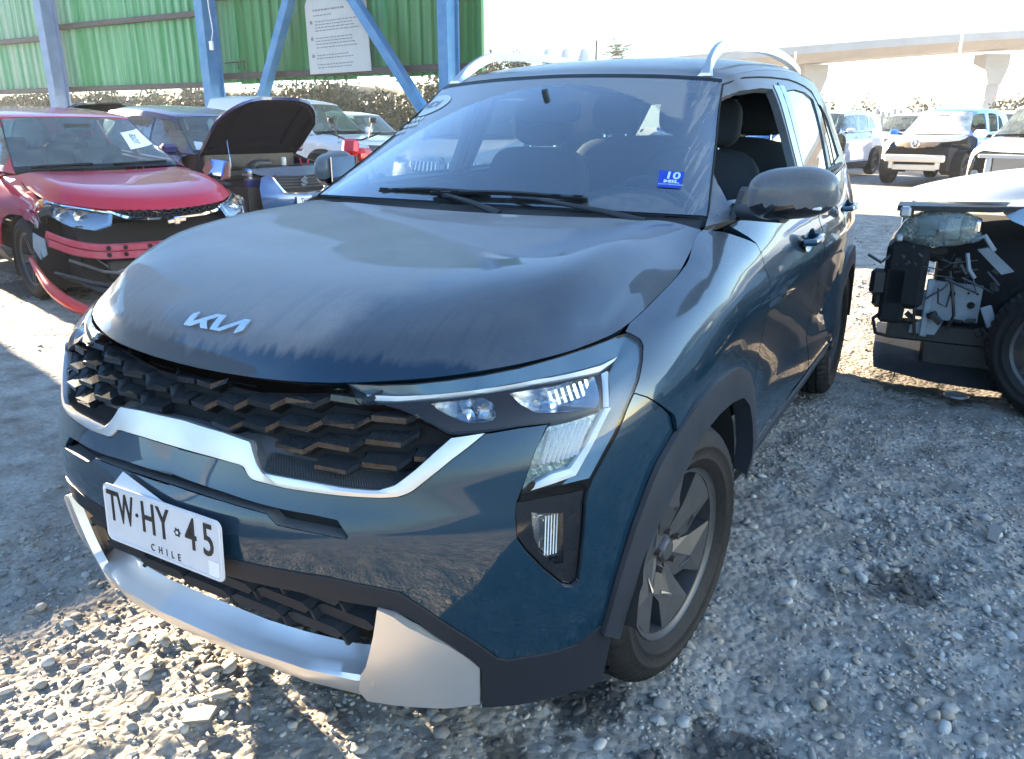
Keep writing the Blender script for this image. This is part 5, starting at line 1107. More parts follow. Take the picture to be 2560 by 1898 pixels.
for (x, y, h_, lb_) in ((-.12, 48.3, 5.9, 'tall thin white lamp post nearest the right edge of the photo'), (-8.6, 50, 5.4, 'thin white lamp post just right of the roof rail')):
    b = B().tube([(0, 0, 0), (0, 0, h_)], [.07, .05], 8); b.build('lamp_post', M_pole, None, label=lb_, cat='lamp post').location = (x, y, 0)
pf = empty('paling_fence', (0, 0, 0), label='pale slatted fence along the far edge of the yard', cat='fence')
M_pal = mat('bleached_timber', (.5, .46, .42), .8)
x = -12.0; base_me = None
while x < 12:
    y = 42.5+(x+12)*.36; z_ = 2.05
    if base_me is None: o_ = B().box((0, 0, z_/2), (.14, .03, z_)).build('slat', M_pal, pf, False); base_me = o_.data
    else: o_ = bpy.data.objects.new('slat', base_me); COL.objects.link(o_); o_.parent = pf
    o_.location = (x, y, 0); o_.scale.z = 1+.05*math.sin(x*7); x += .27
for z_ in (.6, 1.7): B().tube([(-12, 42.56, z_), (12, 51.2, z_)], .05, 5).build('rail', M_pal, pf)
bl_ = []
for i in range(9):
    cx_, cy_ = -12+i*3.1, 46.5+i*1.2; bl_ += [(cx_+rs_.uniform(-1.7, 1.7), cy_+rs_.uniform(-.6, .6), 2.4*rs_.uniform(.3, .8+.3*(i % 2)), rs_.uniform(.5, 1.0), rs_.uniform(.4, .8)) for _ in range(8)]
leaves('far_scrub_leaves', bl_, 9000, .12, M_dry, None, 9, kind='stuff')
M_blue2 = mat('truck_blue', (.02, .08, .40), .5)
tk = empty('parked_truck', (9.2, 44, 0), R(-25), label='far blue truck body at the right edge of the photo', cat='truck')
B().box((0, 0, 2.1), (3.6, 2.2, 1.9), bev=.05).build('box_body', M_blue2, tk, False); B().box((-2.5, 0, 1.6), (1.3, 2.0, 1.9), bev=.15).build('cab', M_wh, tk, False); B().box((-.4, 0, .9), (5, 1.0, .25)).build('chassis', M_beam, tk, False)
for sx in (-2.3, 1.2):
    for sy in (-1, 1): B().lathe([(0, -.14), (.48, -.14), (.48, .14), (0, .14)], 20, 'y', (sx, sy, .48)).build('wheel', M_rubber, tk)
# beyond the left edge of the frame: an added container, and an added wall whose cladding starts high above it;
# both unseen, shaped so that the sun comes through the slot between the two
ct_ = empty('sun_blocker_container', (-12.0, -2.45, 0), label='blue shipping container added out of view on the left to block the sun', cat='container')
P = [];  yy = -6.05
while yy < 6.0: P += [(1.2, yy), (1.2, yy+.10), (1.165, yy+.16), (1.165, yy+.26)]; yy += .32
V = [(x, y, .12) for x, y in P]+[(x, y, 2.78) for x, y in P]; k = len(P); obj('corrugated_side', V, [(j, j+1, k+j+1, k+j) for j in range(k-1)], M_steel2, ct_, False)
B().box((-.05, 0, 1.46), (2.35, 12.1, 2.62)).build('shell', M_steel2, ct_, False); B().box((1.2, 0, 2.76), (.1, 12.2, .14)).box((1.2, 0, .10), (.1, 12.2, .16)).build('rail', M_steel2, ct_, False)
sw2 = empty('sun_slot_wall', (0, 0, 0), label='high grey sheet wall on blue columns, added out of view on the left to block the sun', cat='shed')
y = -11.0; i = 0
while y < 5.7:
    w_ = min(1.05, 5.85-y); bot = 4.14 if y < 4.4 else 2.75; b_ = B(); P = []
    for r in range(3): y0 = y+r*w_/3; P += [(y0, 0), (y0+w_/6, 0), (y0+w_*.21, -.065), (y0+w_*.29, -.065)]
    P.append((y+w_, 0)); k = len(P); obj('cladding_sheet', [(-12+a, b, bot) for b, a in P]+[(-12+a, b, 8.5) for b, a in P], [(j, j+1, k+j+1, k+j) for j in range(k-1)], M_conc, sw2, False); y += w_; i += 1
for yc_ in (-10.9, -3.6, 5.72): B().box((-12.35, yc_, 4.2), (.5, .26, 8.4)).build('column', M_steel, sw2, False)
for zc_ in (4.3, 6.2): B().box((-12.12, -2.6, zc_), (.12, 16.8, .15)).build('girt', M_beam, sw2, False)

# ================= the other cars of the yard =================
M_fglass = glass('yard_glass', (.50, .60, .56), .22, None, (.30, .33, .31), 1.0)
M_red = paint('red_paint', (.46, .003, .014), .25, .05, .3, (.48, .10, .17)); M_navy = paint('navy_paint', (.012, .022, .11), .30, .4, .3); M_whitep = paint('white_paint', (.62, .62, .63), .35, 0, .35, (.5, .48, .45))
M_silv = paint('silver_blue_paint', (.34, .42, .48), .45, .45, .3, (.42, .43, .45)); M_bluep = paint('bright_blue_paint', (.03, .20, .62), .3, .3, .3)
M_alu = mat('alloy_casting', (.30, .30, .31), .45, metal=.7, noise=.6, nscale=20, col2=(.12, .11, .10)); M_plas = mat('dark_plastic', (.018, .018, .02), .5, bump=.2, bscale=80, noise=.5, nscale=12, col2=(.05, .047, .044))
M_greyw = mat('pale_primer', (.30, .34, .38), .5, noise=.45, nscale=9, col2=(.16, .18, .20)); M_poly = mat('milky_plastic', (.62, .60, .55), .4); M_tan = mat('radiator_core', (.42, .33, .25), .7, bump=.5, bscale=200)
M_inside = mat('car_interior', (.05, .048, .044), .8); M_cream = mat('seat_cream', (.32, .30, .26), .8)
FIT = dict(front=(.155, .088))
def make_car(name, label, cat, X, Y, deg, paintm, ym, zm, kx=1., group=None, tilt=0., omit=(), rim_style='twin', crush=0., seatm=None, glassm=None, rad=.325, cm=None):
    """a car body from the shared surfaces, stretched to its own length, height and width; panels named in omit are missing"""
    root = empty(name, (X, Y, -.95*tilt), R(deg), label=label, cat=cat, group=group); root.rotation_euler = (tilt, 0, R(deg))
    yb, yn = zip(*ym); zb, zn = zip(*zm)
    f = lambda P: np.stack([P[:, 0]*kx, np.interp(P[:, 1], yb, yn), np.interp(P[:, 2], zb, zn)], 1)
    S_ = dict(W=WRAP.warp(f), H=HOOD.warp(f), G=WIND.warp(f), R=ROOF.warp(f), S=SIDE.warp(f), B=REAR.warp(f)); gl = glassm or M_fglass
    if 'bonnet' not in omit: patch('bonnet', S_['H'], hp, paintm, root, step=.08, gap=.004, flange=.015, scale=(.17, .105))
    fl_half = [(0, 8.9), (2, 8.9), (4, 8.9), (6.3, 8.9), (6.8, 8.0), (7.1, 5.2)]+ao_f[5:0:-1]+[(5.65, 1.2), (5, .2), (3, .1), (0, .1)]
    if 'bumper' not in omit: patch('front_bumper', S_['W'], sym(fl_half), paintm, root, step=.08, scale=(.155, .088), flange=.02)
    k = rng.random(64)
    def dent(A, Bq, Xv):
        y, z = Xv[:, 1], Xv[:, 2]; n1 = np.abs(((y*4.3+z*3.1) % 1)-.5)+np.abs(((y*3.1-z*6.7+.3) % 1)-.5)+.5*np.abs(((y*11+z*9) % 1)-.5); return -crush*(n1-.3)*np.clip((1.30-y)/.5, 0, 1)*(Xv[:, 0] < 0)
    for sg in (1, -1):
        def side(nm, S, poly, m_, **kw):
            o = patch(nm, S, poly, m_, root, **kw)
            if sg < 0 and not kw.get('offn'):
                me = o.data
                for v in me.vertices: v.co.x *= -1
                me.flip_normals(); me.update()
            return o
        if ('wing_l' if sg > 0 else 'wing_r') not in omit:
            if sg < 0 and crush:
                o = patch('front_wing', S_['W'], [(-a, b) for a, b in fender], paintm, root, step=.05, scale=(.17, .10), offn=dent, flange=.01)
                o.data.normals_split_custom_set([(0, 0, 0)]*len(o.data.loops)); o.data.set_sharp_from_angle(angle=R(25))
            else: side('front_wing', S_['W'], fender, paintm, step=.09, scale=(.17, .10), gap=.003)
        side('front_door', S_['W'], door1[:-4]+[(12.46, 9)]+door1[-4:], paintm, step=.12, scale=(.42, .10), gap=.005)
        side('rear_door', S_['W'], door2, paintm, step=.12, scale=(.42, .10), gap=.005); side('rear_quarter', S_['W'], quarter, paintm, step=.12, scale=(.26, .09))
        side('cabin_side', S_['S'], sd_, paintm, holes=[fwp, rwp, qwp], step=.09, gap=.002, scale=sscale, flange=.02)
        side('pillar_panel', S_['S'], bp_, M_black, step=.1, off=.003, gap=0, scale=sscale, flange=.002)
        if 'side_glass' not in omit:
            for P_ in (fwp, rwp, qwp): side('window', S_['S'], P_, gl, step=.2, gap=.002, scale=sscale, flange=0, off=-.006)
        side('sill', S_['W'], sill, M_trim2 if cm is None else cm, step=.12, scale=(.4, .09), off=.004)
    if 'windscreen' not in omit:
        patch('windscreen', S_['G'], [(0, -4), (0, -2), (0, 0), (0, 2), (0, 4), (1.5, 4), (3, 4), (3, 2), (3, 0), (3, -2), (3, -4), (1.5, -4)], gl, root, step=.12, gap=.006, flange=0, scale=(.22, .18))
        loft('windscreen_border', [on(S_['G'], [(0, b) for b in np.linspace(-4, 4, 13)], .002), on(S_['G'], [(.22, b) for b in np.linspace(-4, 4, 13)], .002)], frit, root, n=14)
        for sg in (1, -1): loft('windscreen_border', [on(S_['G'], [(a, 4*sg) for a in np.linspace(0, 3, 6)], .002), on(S_['G'], [(a, 3.87*sg) for a in np.linspace(0, 3, 6)], .002)], frit, root, n=8)
        q = on(S_['G'], [(.12, -2.6), (.2, -.4), (.14, .3), (.22, 2.6)], .012); B().tube([tuple(q[0]), tuple(q[1])], .010, 5).tube([tuple(q[2]), tuple(q[3])], .010, 5).build('wiper_blade', M_dark, root)
    patch('roof', S_['R'], [(0, -4), (0, 0), (0, 4), (2.5, 4), (5, 4), (5, 0), (5, -4), (2.5, -4)], paintm, root, step=.15, gap=0, scale=(.40, .16), flange=.01)
    tg_ = [(.35, -2.2), (.30, 0), (.35, 2.2), (1.1, 2.15), (1.72, 1.9), (1.78, 0), (1.72, -1.9), (1.1, -2.15)]
    patch('tailgate', S_['B'], [(0, -3), (0, 0), (0, 3), (2, 3), (2, 0), (2, -3)], paintm, root, holes=[tg_], step=.15, scale=(.25, .22)); patch('rear_glass', S_['B'], tg_, gl, root, step=.2, scale=(.25, .22), flange=0)
    g = lambda y: float(np.interp(y, yb, yn)); h = lambda z: float(np.interp(z, zb, zn))
    # interior: floor, facia, seats
    B().box((0, g(2.4), h(.5)), (1.45*kx, g(3.8)-g(1.35), .06)).box((0, (g(1.32)+g(1.55))/2, h(.93)), (1.40*kx, g(1.62)-g(1.32), .20)).build('cabin_floor', M_inside, root, False)
    sm = seatm or M_inside
    for sx, sy in ((.36, 2.2), (-.36, 2.2), (.36, 2.95), (-.36, 2.95)):
        s_ = empty('seat'); s_.parent = root; B().box((sx*kx, g(sy), h(.92)), (.46, .14, .62), (R(-12), 0, 0), bev=.05).build('backrest', sm, s_); B().box((sx*kx, g(sy)+.07, h(1.22)), (.24, .10, .18), (R(-8), 0, 0), bev=.04).build('headrest', sm, s_)
    sw_ = B(); cx, cy, cz = .36*kx, g(1.80), h(.99)
    sw_.tube([(cx+.18*math.cos(a), cy+.07*math.sin(a), cz+.165*math.sin(a)) for a in np.linspace(0, 2*math.pi, 20)], .014, 6); sw_.build('steering_wheel', M_inside, root)
    B().box((0, g(1.68), h(1.42)), (.22, .03, .06), bev=.01).build('rear_view_mirror', M_inside, root)
    B().box((0, g(2.2), h(.36)), (1.25*kx, g(3.6)-g(.9), .2)).build('underbody', M_dark, root, False)
    for sg in (1, -1):
        if ('mirror_l' if sg > 0 else 'mirror_r') in omit: continue
        mr = empty('wing_mirror'); mr.parent = root; yy, zz = g(1.42), h(1.14)
        B().box((.95*kx*sg, yy, zz), (.21, .11, .13), bev=.035).build('mirror_cap', paintm, mr); B().tube([(.79*kx*sg, yy+.06, zz-.05), (.90*kx*sg, yy, zz-.04)], .025, 8).build('mirror_arm', M_trim, mr); B().box((.95*kx*sg, yy+.057, zz), (.17, .005, .09)).build('mirror_glass', M_chrome, mr, False)
        for y_ in (g(2.08), g(2.84)): B().box((.885*kx*sg, y_, h(.99)), (.03, .18, .03), bev=.01).build('door_handle', paintm, root)
    for sy, nm in ((.82, 'f'), (3.33, 'r')):
        for sg in (1, -1):
            if nm+('l' if sg > 0 else 'r') in omit: continue
            w_ = wheel('wheel', {}, rad=rad, rim=rad*.66, spokes=5, mirror=sg < 0, style=rim_style); w_.parent = root; w_.location = (.755*kx*sg, g(sy), rad-.004); w_.rotation_euler = (R(15*sg), 0, 0)
            b = B().lathe([(.38, .86*kx*sg), (.38, .5*kx*sg), (.1, .48*kx*sg)], 16, 'x', (0, g(sy), h(.34)), R(-25), R(205)); b.build('wheel_well', M_dark, root)
    return root, S_, g, h
def lamp(root, S_, poly, sg, bowls=2, name='headlight', lens=M_lens, rim_m=M_chrome, off=.0):
    e = empty(name); e.parent = root; pp = [(a*sg, b) for a, b in poly]; c_ = np.mean(pp, 0)
    patch('lamp_back', S_['W'], pp, M_refl if bowls > 1 else M_smoke, e, off=-.03+off, gap=0, flange=0, scale=(.155, .088), step=.06); patch('lens', S_['W'], pp, lens, e, off=.006+off, gap=.002, flange=.03, scale=(.155, .088), step=.05)
    loft('lamp_bezel', [on(S_['W'], pp+pp[:1], .004+off), on(S_['W'], [tuple(c_+(np.array(q)-c_)*.90) for q in pp+pp[:1]], -.004+off)], rim_m, e, n=50)
    for i in range(bowls):
        t = (i+.5)/bowls; q = np.array(pp); lo, hi = q.min(0), q.max(0); cc = np.array([lo[0]+(hi[0]-lo[0])*(.22+.56*t), c_[1]+.1]); p = S_['W']([cc[0]], [cc[1]])[0]+S_['W'].normal([cc[0]], [cc[1]])[0]*(off-.012)
        B().lathe([(.052, -.010), (.045, .008), (.025, .016), (0, .018)], 20, 'y', tuple(p)).build('reflector', M_refl, e)
    return e

# --- red saloon
ymR = [(-1, -1), (.14, .14), (.82, .93), (1.22, 1.34), (1.87, 2.10), (3.33, 3.6), (4.08, 4.6)]; zmR = [(0, 0), (.23, .18), (.55, .50), (.71, .62), (.862, .735), (.95, .82), (1.09, .955), (1.5, 1.37), (1.61, 1.44)]
red, SR, gR, hR = make_car('red_saloon', 'red saloon with crushed front corner and missing bumper beside the shed wall', 'car', -4.02, 3.23, 76.6, M_red, ymR, zmR, .99, tilt=.036, omit=('bumper', 'mirror_l'), crush=.085, seatm=M_inside)
lampR = [(2.5, 7.9), (3.4, 8.4), (5.2, 8.75), (6.6, 8.85), (6.7, 7.7), (5.6, 6.6), (4.4, 5.6), (3.3, 5.2), (2.6, 6.0)]
for sg in (1, -1): lamp(red, SR, lampR, sg)
patch('indicator', SR['W'], [(-6.75, 8.8), (-7.0, 8.3), (-6.6, 7.2), (-6.3, 7.6)], mat('amber_lens', (.65, .20, .02), .2, coat=1), red, off=.01, gap=0, scale=(.155, .088))
gpl = sym([(0, 8.7), (1.5, 8.6), (2.5, 8.2), (1.9, 7.0), (1.2, 6.7), (0, 6.7)]); gg_ = patch('front_grille', SR['W'], gpl, M_dark, red, off=-.02, gap=0, scale=(.155, .088), flange=.01)
for r in range(4):
    for c in range(-7, 8):
        a, b_ = c*.34+(.17 if r % 2 else 0), 8.35-r*.48
        if not inside([(a, b_)], gpl)[0]: continue
        p = SR['W']([a], [b_])[0]; hx = [(p[0]+.027*math.cos(R(60*k)), p[2]+.016*math.sin(R(60*k))) for k in range(6)]; hi_ = [(p[0]+.020*math.cos(R(60*k)), p[2]+.011*math.sin(R(60*k))) for k in range(6)]
        V = [(x, p[1]-.008, z) for x, z in hx]+[(x, p[1]-.008, z) for x, z in hi_]+[(x, p[1]+.012, z) for x, z in hi_]
        obj('honeycomb_cell', V, [(k, (k+1) % 6, 6+(k+1) % 6, 6+k) for k in range(6)]+[(6+k, 6+(k+1) % 6, 12+(k+1) % 6, 12+k) for k in range(6)], M_trim, gg_, False)
loft('chrome_bar', [on(SR['W'], [(-2.8, 8.1), (-2.0, 6.9), (-1.2, 6.55), (0, 6.5), (1.2, 6.55), (2.0, 6.9), (2.8, 8.1)], .004), on(SR['W'], [(-2.65, 8.15), (-1.9, 7.15), (-1.1, 6.8), (0, 6.75), (1.1, 6.8), (1.9, 7.15), (2.65, 8.15)], .012)], M_chrome, gg_, n=40)
B().box((-.02, .020, .665), (.15, .015, .032), (0, R(-6), 0), bev=.006).box((-.02, .018, .665), (.05, .018, .062), (0, R(-6), 0), bev=.008).build('badge', M_chrome, gg_, False)
cb = B(); Cb = [(-.86, .34, .57), (-.72, .22, .50), (-.5, .15, .46), (0, .12, .45), (.5, .15, .46), (.72, .22, .48)]
cc_ = crom(np.array(Cb), np.linspace(0, 5, 26)); V = []
for p in cc_: V += [p+[0, 0, .055], p+[0, -.03, .045], p+[0, -.03, .006], p+[0, -.012, 0], p+[0, -.03, -.006], p+[0, -.03, -.055], p+[0, 0, -.065], p+[0, .05, 0]]
crm = mat('crash_beam_red', (.42, .03, .06), .45, noise=.5, nscale=9, col2=(.5, .18, .2)); cbm = obj('crash_beam', V, [(i*8+j, i*8+(j+1) % 8, i*8+8+(j+1) % 8, i*8+8+j) for i in range(25) for j in range(8)], crm, red, sharp=20)
for x in (-.52, -.40, -.22, -.16, .1, .16):
    for z in (.477, .425): p = cc_[np.argmin(abs(cc_[:, 0]-x))]; B().lathe([(0, -.034), (.017, -.034), (.017, -.02)], 12, 'y', (x, p[1], z+p[2]-.45)).build('beam_hole', M_dark, cbm)
B().box((0, .42, .42), (1.35, .30, .45)).build('engine_bay', M_dark, red, False)
b = B(); b.tube([(-.75, .30, .40), (-.55, .20, .30), (-.30, .15, .25), (.1, .13, .24)], .012, 6).tube([(-.60, .28, .42), (-.45, .22, .28), (-.25, .2, .33)], .008, 5).build('torn_wiring', M_alu, red)
b = B(); b.box((-.35, .24, .30), (.30, .05, .14), bev=.01).box((.1, .25, .30), (.35, .05, .2), bev=.01).build('radiator', M_plas, red)
bp2 = [(-.87, .74, .36), (-.90, .50, .27), (-.93, .20, .20), (-.88, -.12, .13), (-.72, -.32, .085), (-.52, -.40, .07)]
cc2 = crom(np.array(bp2), np.linspace(0, 5, 30)); V = []
for i, p in enumerate(cc2): w_ = .03+.05*math.sin(math.pi*min(1, i/22)); V += [p+[0, 0, w_], p+[-.03, -.01, 0], p+[0, 0, -w_*.8], p+[.012, .01, 0]]
obj('torn_bumper_skin', V, [(i*4+j, i*4+(j+1) % 4, i*4+4+(j+1) % 4, i*4+4+j) for i in range(29) for j in range(4)], paint('red_gloss', (.55, .010, .008), .1, 0, .3), red)
loft('torn_lower_grille', [[(-.80, .22, .27), (-.70, -.15, .22), (-.3, -.35, .15)], [(-.62, .16, .24), (-.5, -.1, .22), (-.2, -.2, .14)]], M_trim, red, n=10)
b = B().tube([(-.84, .35, .30), (-.72, .0, .27), (-.45, -.22, .20), (-.1, -.3, .16)], .018, 6).tube([(-.80, .30, .26), (-.66, .0, .22), (-.45, -.16, .16)], .012, 6); b.build('bumper_stiffener', M_trim, red)
patch('torn_liner', SR['W'], [(-6.0, 3.6), (-6.9, 3.9), (-7.1, 2.6), (-6.6, 2.0), (-6.0, 2.4)], M_greyw, red, off=.012, gap=0, scale=(.155, .088))
crk = B(); rr = random.Random(4)                                      # splintered wing edge
for i in range(16):
    a = -6.3-rr.uniform(0, .9); b_ = rr.uniform(5.2, 7.4); p = SR['W']([a], [b_])[0]+SR['W'].normal([a], [b_])[0]*.012; d = [Vector((rr.uniform(-.02, .02), rr.uniform(-.07, .07), rr.uniform(-.06, .06))) for _ in range(3)]; crk.add([Vector(p)+q for q in d], [(0, 1, 2)])
crk.build('splintered_edge', mat('bare_plastic', (.55, .42, .44), .5), red, False, kind='stuff')
B().tube([(-.80, .62, .64), (-.80, .55, .72), (-.74, .5, .74)], .04, 6).build('wing_stub', M_plas, red)
lt = patch('lot_sticker', SR['G'], [(1.95, 1.65), (2.35, 3.45), (1.35, 3.2), (.95, 1.4)][::-1], M_paper, red, off=.004, gap=0, flange=0, scale=(.22, .18), step=.1)
def sfr(S, a, b, off):
    p = S([a], [b])[0]+S.normal([a], [b])[0]*off; du = S([a], [b+.05])[0]-S([a], [b-.05])[0]; dv = S([a+.05], [b])[0]-S([a-.05], [b])[0]; return frame_at(p, du, dv)
text('sticker_text', 'LOTE:', .085, mat('print_teal', (.03, .14, .18), .5), lt, sfr(SR['G'], 1.62, 2.15, .006) @ Matrix.Rotation(R(75), 4, 'Z'), .0003, .75, bold=.001)

# --- navy saloon with its bonnet up
ymS = [(-1, -1), (.14, .12), (.82, .84), (1.22, 1.20), (1.87, 1.85), (3.33, 3.28), (4.08, 3.95)]; zmS = [(0, 0), (.23, .2), (.55, .52), (.71, .66), (.862, .80), (.95, .88), (1.09, .99), (1.5, 1.40), (1.61, 1.50)]
nav, SN, gN, hN = make_car('navy_hatchback', 'navy hatchback with raised bonnet, exposed engine and plate starting TH', 'car', -5.71, 6.36, 81.0, M_navy, ymS, zmS, .98, tilt=.05, omit=('bonnet', 'bumper', 'wing_r'), seatm=M_cream)
ang = R(52); pv = np.array([0, gN(1.17), hN(1.08)])
def lift_(P):
    P = P-pv; c, s = math.cos(ang), math.sin(ang); return np.stack([P[:, 0], P[:, 1]*c-P[:, 2]*s*(-1)*-1 if False else P[:, 1]*c+P[:, 2]*s, -P[:, 1]*s+P[:, 2]*c], 1)+pv
HL = Surf(lift_(SN['H'].half.reshape(-1, 3)).reshape(SN['H'].half.shape), 'b', -1)
rbn = patch('raised_bonnet', HL, hp, M_navy, nav, step=.08, gap=.004, flange=.03, scale=(.17, .105))
M_liner = mat('bonnet_underside', (.002, .003, .009), .8, spec=.1)
lip_in = patch('bonnet_inner', HL, [(q[0]*.97+.08, q[1]*.96) for q in hp], M_liner, rbn, off=-.028, gap=0, flange=0, scale=(.17, .105), step=.08)
b = B()
for P_ in ([(1.2, -5), (1.0, 0), (1.2, 5)], [(5.2, -5.4), (4.9, 0), (5.2, 5.4)], [(1.2, -5), (3, -5.8), (5.2, -5.4)], [(1.2, 5), (3, 5.8), (5.2, 5.4)], [(1.1, -2), (4.9, -2.5)], [(1.1, 2), (4.9, 2.5)]): b.tube([tuple(p) for p in on(HL, resample(np.array(P_, float), 8), -.04)], .022, 6)
b.build('bonnet_ribs', M_liner, rbn)
B().tube([(-.60, .62, .86), (-.52, .80, 1.26)], .006, 5).build('bonnet_stay', M_chrome, nav)
ib = empty('engine_bay'); ib.parent = nav
B().box((0, .62, .50), (1.35, .85, .35)).build('bay_floor', M_dark, ib, False); B().box((0, 1.12, .90), (1.3, .05, .16)).build('bulkhead', M_plas, ib, False)
B().box((-.02, .62, .80), (.55, .34, .12), bev=.03).build('engine_cover', M_plas, ib); B().tube([(-.42, .45, .80), (-.36, .58, .88), (-.22, .68, .90), (.0, .72, .89)], .052, 10).build('intake_pipe', M_plas, ib); B().box((.42, .55, .80), (.24, .2, .18), bev=.015).build('battery', M_plas, ib)
B().lathe([(.035, 0), (.035, .09), (.02, .10), (0, .10)], 14, 'z', (.26, .78, .86)).build('brake_reservoir', M_poly, ib); B().tube([(.42, .50, .90), (.50, .58, .93), (.58, .70, .88)], .012, 6).tube([(.30, .45, .86), (.38, .60, .95)], .01, 6).build('red_cable', mat('red_cable', (.5, .02, .03), .5), ib)
b = B(); rr = random.Random(11)
for i in range(16): x, y = rr.uniform(-.6, .6), rr.uniform(.3, 1.0); b.tube([(x, y, .72), (x+rr.uniform(-.15, .15), y+rr.uniform(-.1, .1), .80+rr.uniform(0, .08)), (x+rr.uniform(-.25, .25), y+rr.uniform(-.2, .2), .76)], rr.choice((.008, .012, .02)), 5)
b.build('hoses', M_plas, ib); b = B()
for i in range(12): b.box((rr.uniform(-.6, .6), rr.uniform(.35, 1.0), .74+rr.uniform(0, .08)), (rr.uniform(.04, .12), rr.uniform(.04, .10), rr.uniform(.03, .08)), (0, 0, rr.uniform(0, 1)), bev=.006)
b.build('fittings', M_alu, ib)
M_navf = paint('navy_front_paint', (.03, .09, .22), .35, .4, .35)
fr_half = [(0, 8.7), (1.2, 8.8), (2.4, 8.6), (3.0, 7.5), (3.2, 5.5), (3.1, 3.0), (2.8, 1.0), (0, .6)]
fa = patch('front_bumper', SN['W'], sym(fr_half), M_navf, nav, off=0, step=.08, scale=(.155, .088), flange=.02)
loft('slam_panel', [on(SN['W'], [(-2.9, 8.2), (-2.3, 8.6), (0, 8.75), (2.3, 8.6), (4.2, 8.8)], -.002), [(-.60, .42, .865), (0, .40, .88), (.64, .46, .875)]], M_navf, nav, n=24)
gpo = [(-2.05, 7.6), (-1.8, 7.95), (0, 8.1), (1.8, 7.95), (2.05, 7.6), (1.45, 4.8), (1.25, 4.6), (0, 4.5), (-1.25, 4.6), (-1.45, 4.8)]
ge = patch('front_grille', SN['W'], gpo, M_dark, nav, off=.004, gap=0, scale=(.155, .088), flange=.004); cg = np.mean(gpo, 0)
loft('grille_frame', [on(SN['W'], gpo+gpo[:1], .020), on(SN['W'], [tuple(cg+(np.array(q)-cg)*[1.07, 1.10]) for q in gpo+gpo[:1]], .012)], M_chrome, ge, n=70)
for r, b_ in enumerate((7.3, 6.75, 6.2, 5.6)): q = on(SN['W'], [(-1.95+.12*r, b_), (0, b_+.08), (1.95-.12*r, b_)], .012); B().tube([tuple(v) for v in resample(q, 9)], .013, 6, flat=.6).build('grille_slat', M_plas, ge)
p = on(SN['W'], [(0, 6.6)], .045)[0]; es = B()
Ssh = [(.052, .030), (.012, .062), (-.056, .018), (-.020, -.008), (.010, .012), (-.002, .026), (.030, .040)]
for s_ in (1, -1): es.prism([(p[0]+s_*x, p[2]+s_*z) for x, z in ([(.055, .030), (.010, .064), (-.058, .014), (.012, -.034), (.030, -.020), (-.016, .012), (.010, .034), (.034, .018)])], p[1]-.006, p[1]+.006, 'y')
es.build('badge', M_chrome, ge, False)
pm2 = frame_at((.02, -.03, .505), (1, 0, 0), (0, .05, 1)); np_ = empty('number_plate'); np_.parent = nav
o_ = B().prism(rrect(.36, .13, .014), 0, .002).build('plate_sheet', M_white, np_, False); o_.matrix_local = pm2; text('plate_letters', 'TH·VV·44', .085, M_ink, np_, pm2 @ Matrix.Translation((0, .008, .003)), .0005, .72, bold=.001)
lamp(nav, SN, [(2.9, 8.2), (4.5, 8.6), (6.4, 8.8), (6.6, 8.0), (5.2, 7.2), (3.4, 6.9)], 1, rim_m=M_chrome)
b = B().lathe([(.0, .0)], 4) if False else B(); b.tube([(-.54, .34, .86), (-.54, .34, .70), (-.56, .34, .62)], [.026, .028, .05], 10).box((-.53, .34, .49), (.27, .14, .24), bev=.03).box((-.60, .34, .43), (.14, .12, .12), bev=.02); b.build('washer_bottle', M_poly, nav)
B().lathe([(.032, 0), (.032, .02), (0, .02)], 12, 'z', (-.56, .34, .86)).build('bottle_cap', mat('cap_blue', (.03, .25, .6), .4), nav)
b = B(); b.box((-.62, .62, .62), (.10, .75, .10), (R(8), 0, 0), bev=.01).box((-.48, .30, .62), (.30, .06, .30), bev=.01).tube([(-.75, .95, .72), (-.66, .6, .66), (-.5, .3, .60)], .018, 6).build('inner_rail', M_navy, nav)
b = B(); b.box((-.70, .75, .86), (.05, .30, .20), (0, R(20), 0), bev=.01).build('torn_wing', M_bluep, nav); B().box((-.72, .92, .84), (.03, .16, .16), (R(30), R(20), 0), bev=.008).box((-.70, .58, .84), (.03, .16, .20), (R(-20), R(20), 0), bev=.008).build('torn_wing_primer', mat('brown_primer', (.30, .17, .12), .7), nav)
B().box((-.45, .28, .38), (.5, .1, .3), bev=.03).build('lower_plastics', M_plas, nav)
patch('glass_paper', SN['G'], [(.25, -3.2), (.95, -3.0), (.85, -2.3), (.2, -2.5)], M_paper, nav, off=.004, gap=0, flange=0, scale=(.22, .18), step=.1)
# --- red parts of a wrecked motorcycle between navy car and pickup
mc = empty('motorcycle', (-6.55, 8.55, 0), R(20), label='wrecked motorcycle with red fairing standing behind the navy hatchback', cat='motorcycle')
for y in (-.62, .62):
    t = B(); 
    t.tube([(0, y+.28*math.cos(a), .30+.28*math.sin(a)) for a in np.linspace(0, 2*math.pi, 24)], .05, 8); t.build('tyre', M_rubber, mc); t = B()
    for k_ in range(6): t.tube([(0, y, .30), (0, y+.27*math.cos(k_*1.047), .30+.27*math.sin(k_*1.047))], .01, 5)
    t.build('spokes', M_chrome, mc)
B().tube([(0, -.62, .30), (0, -.42, .95), (0, .1, .85), (0, .62, .30)], .03, 8).tube([(0, -.42, .9), (0, .0, .35), (0, .62, .3)], .03, 8).build('frame', M_plas, mc); B().box((0, -.15, .92), (.26, .42, .20), bev=.07).build('fuel_tank', M_red, mc); B().box((0, -.60, 1.04), (.24, .14, .24), (R(-20), 0, 0), bev=.05).build('front_fairing', M_red, mc)
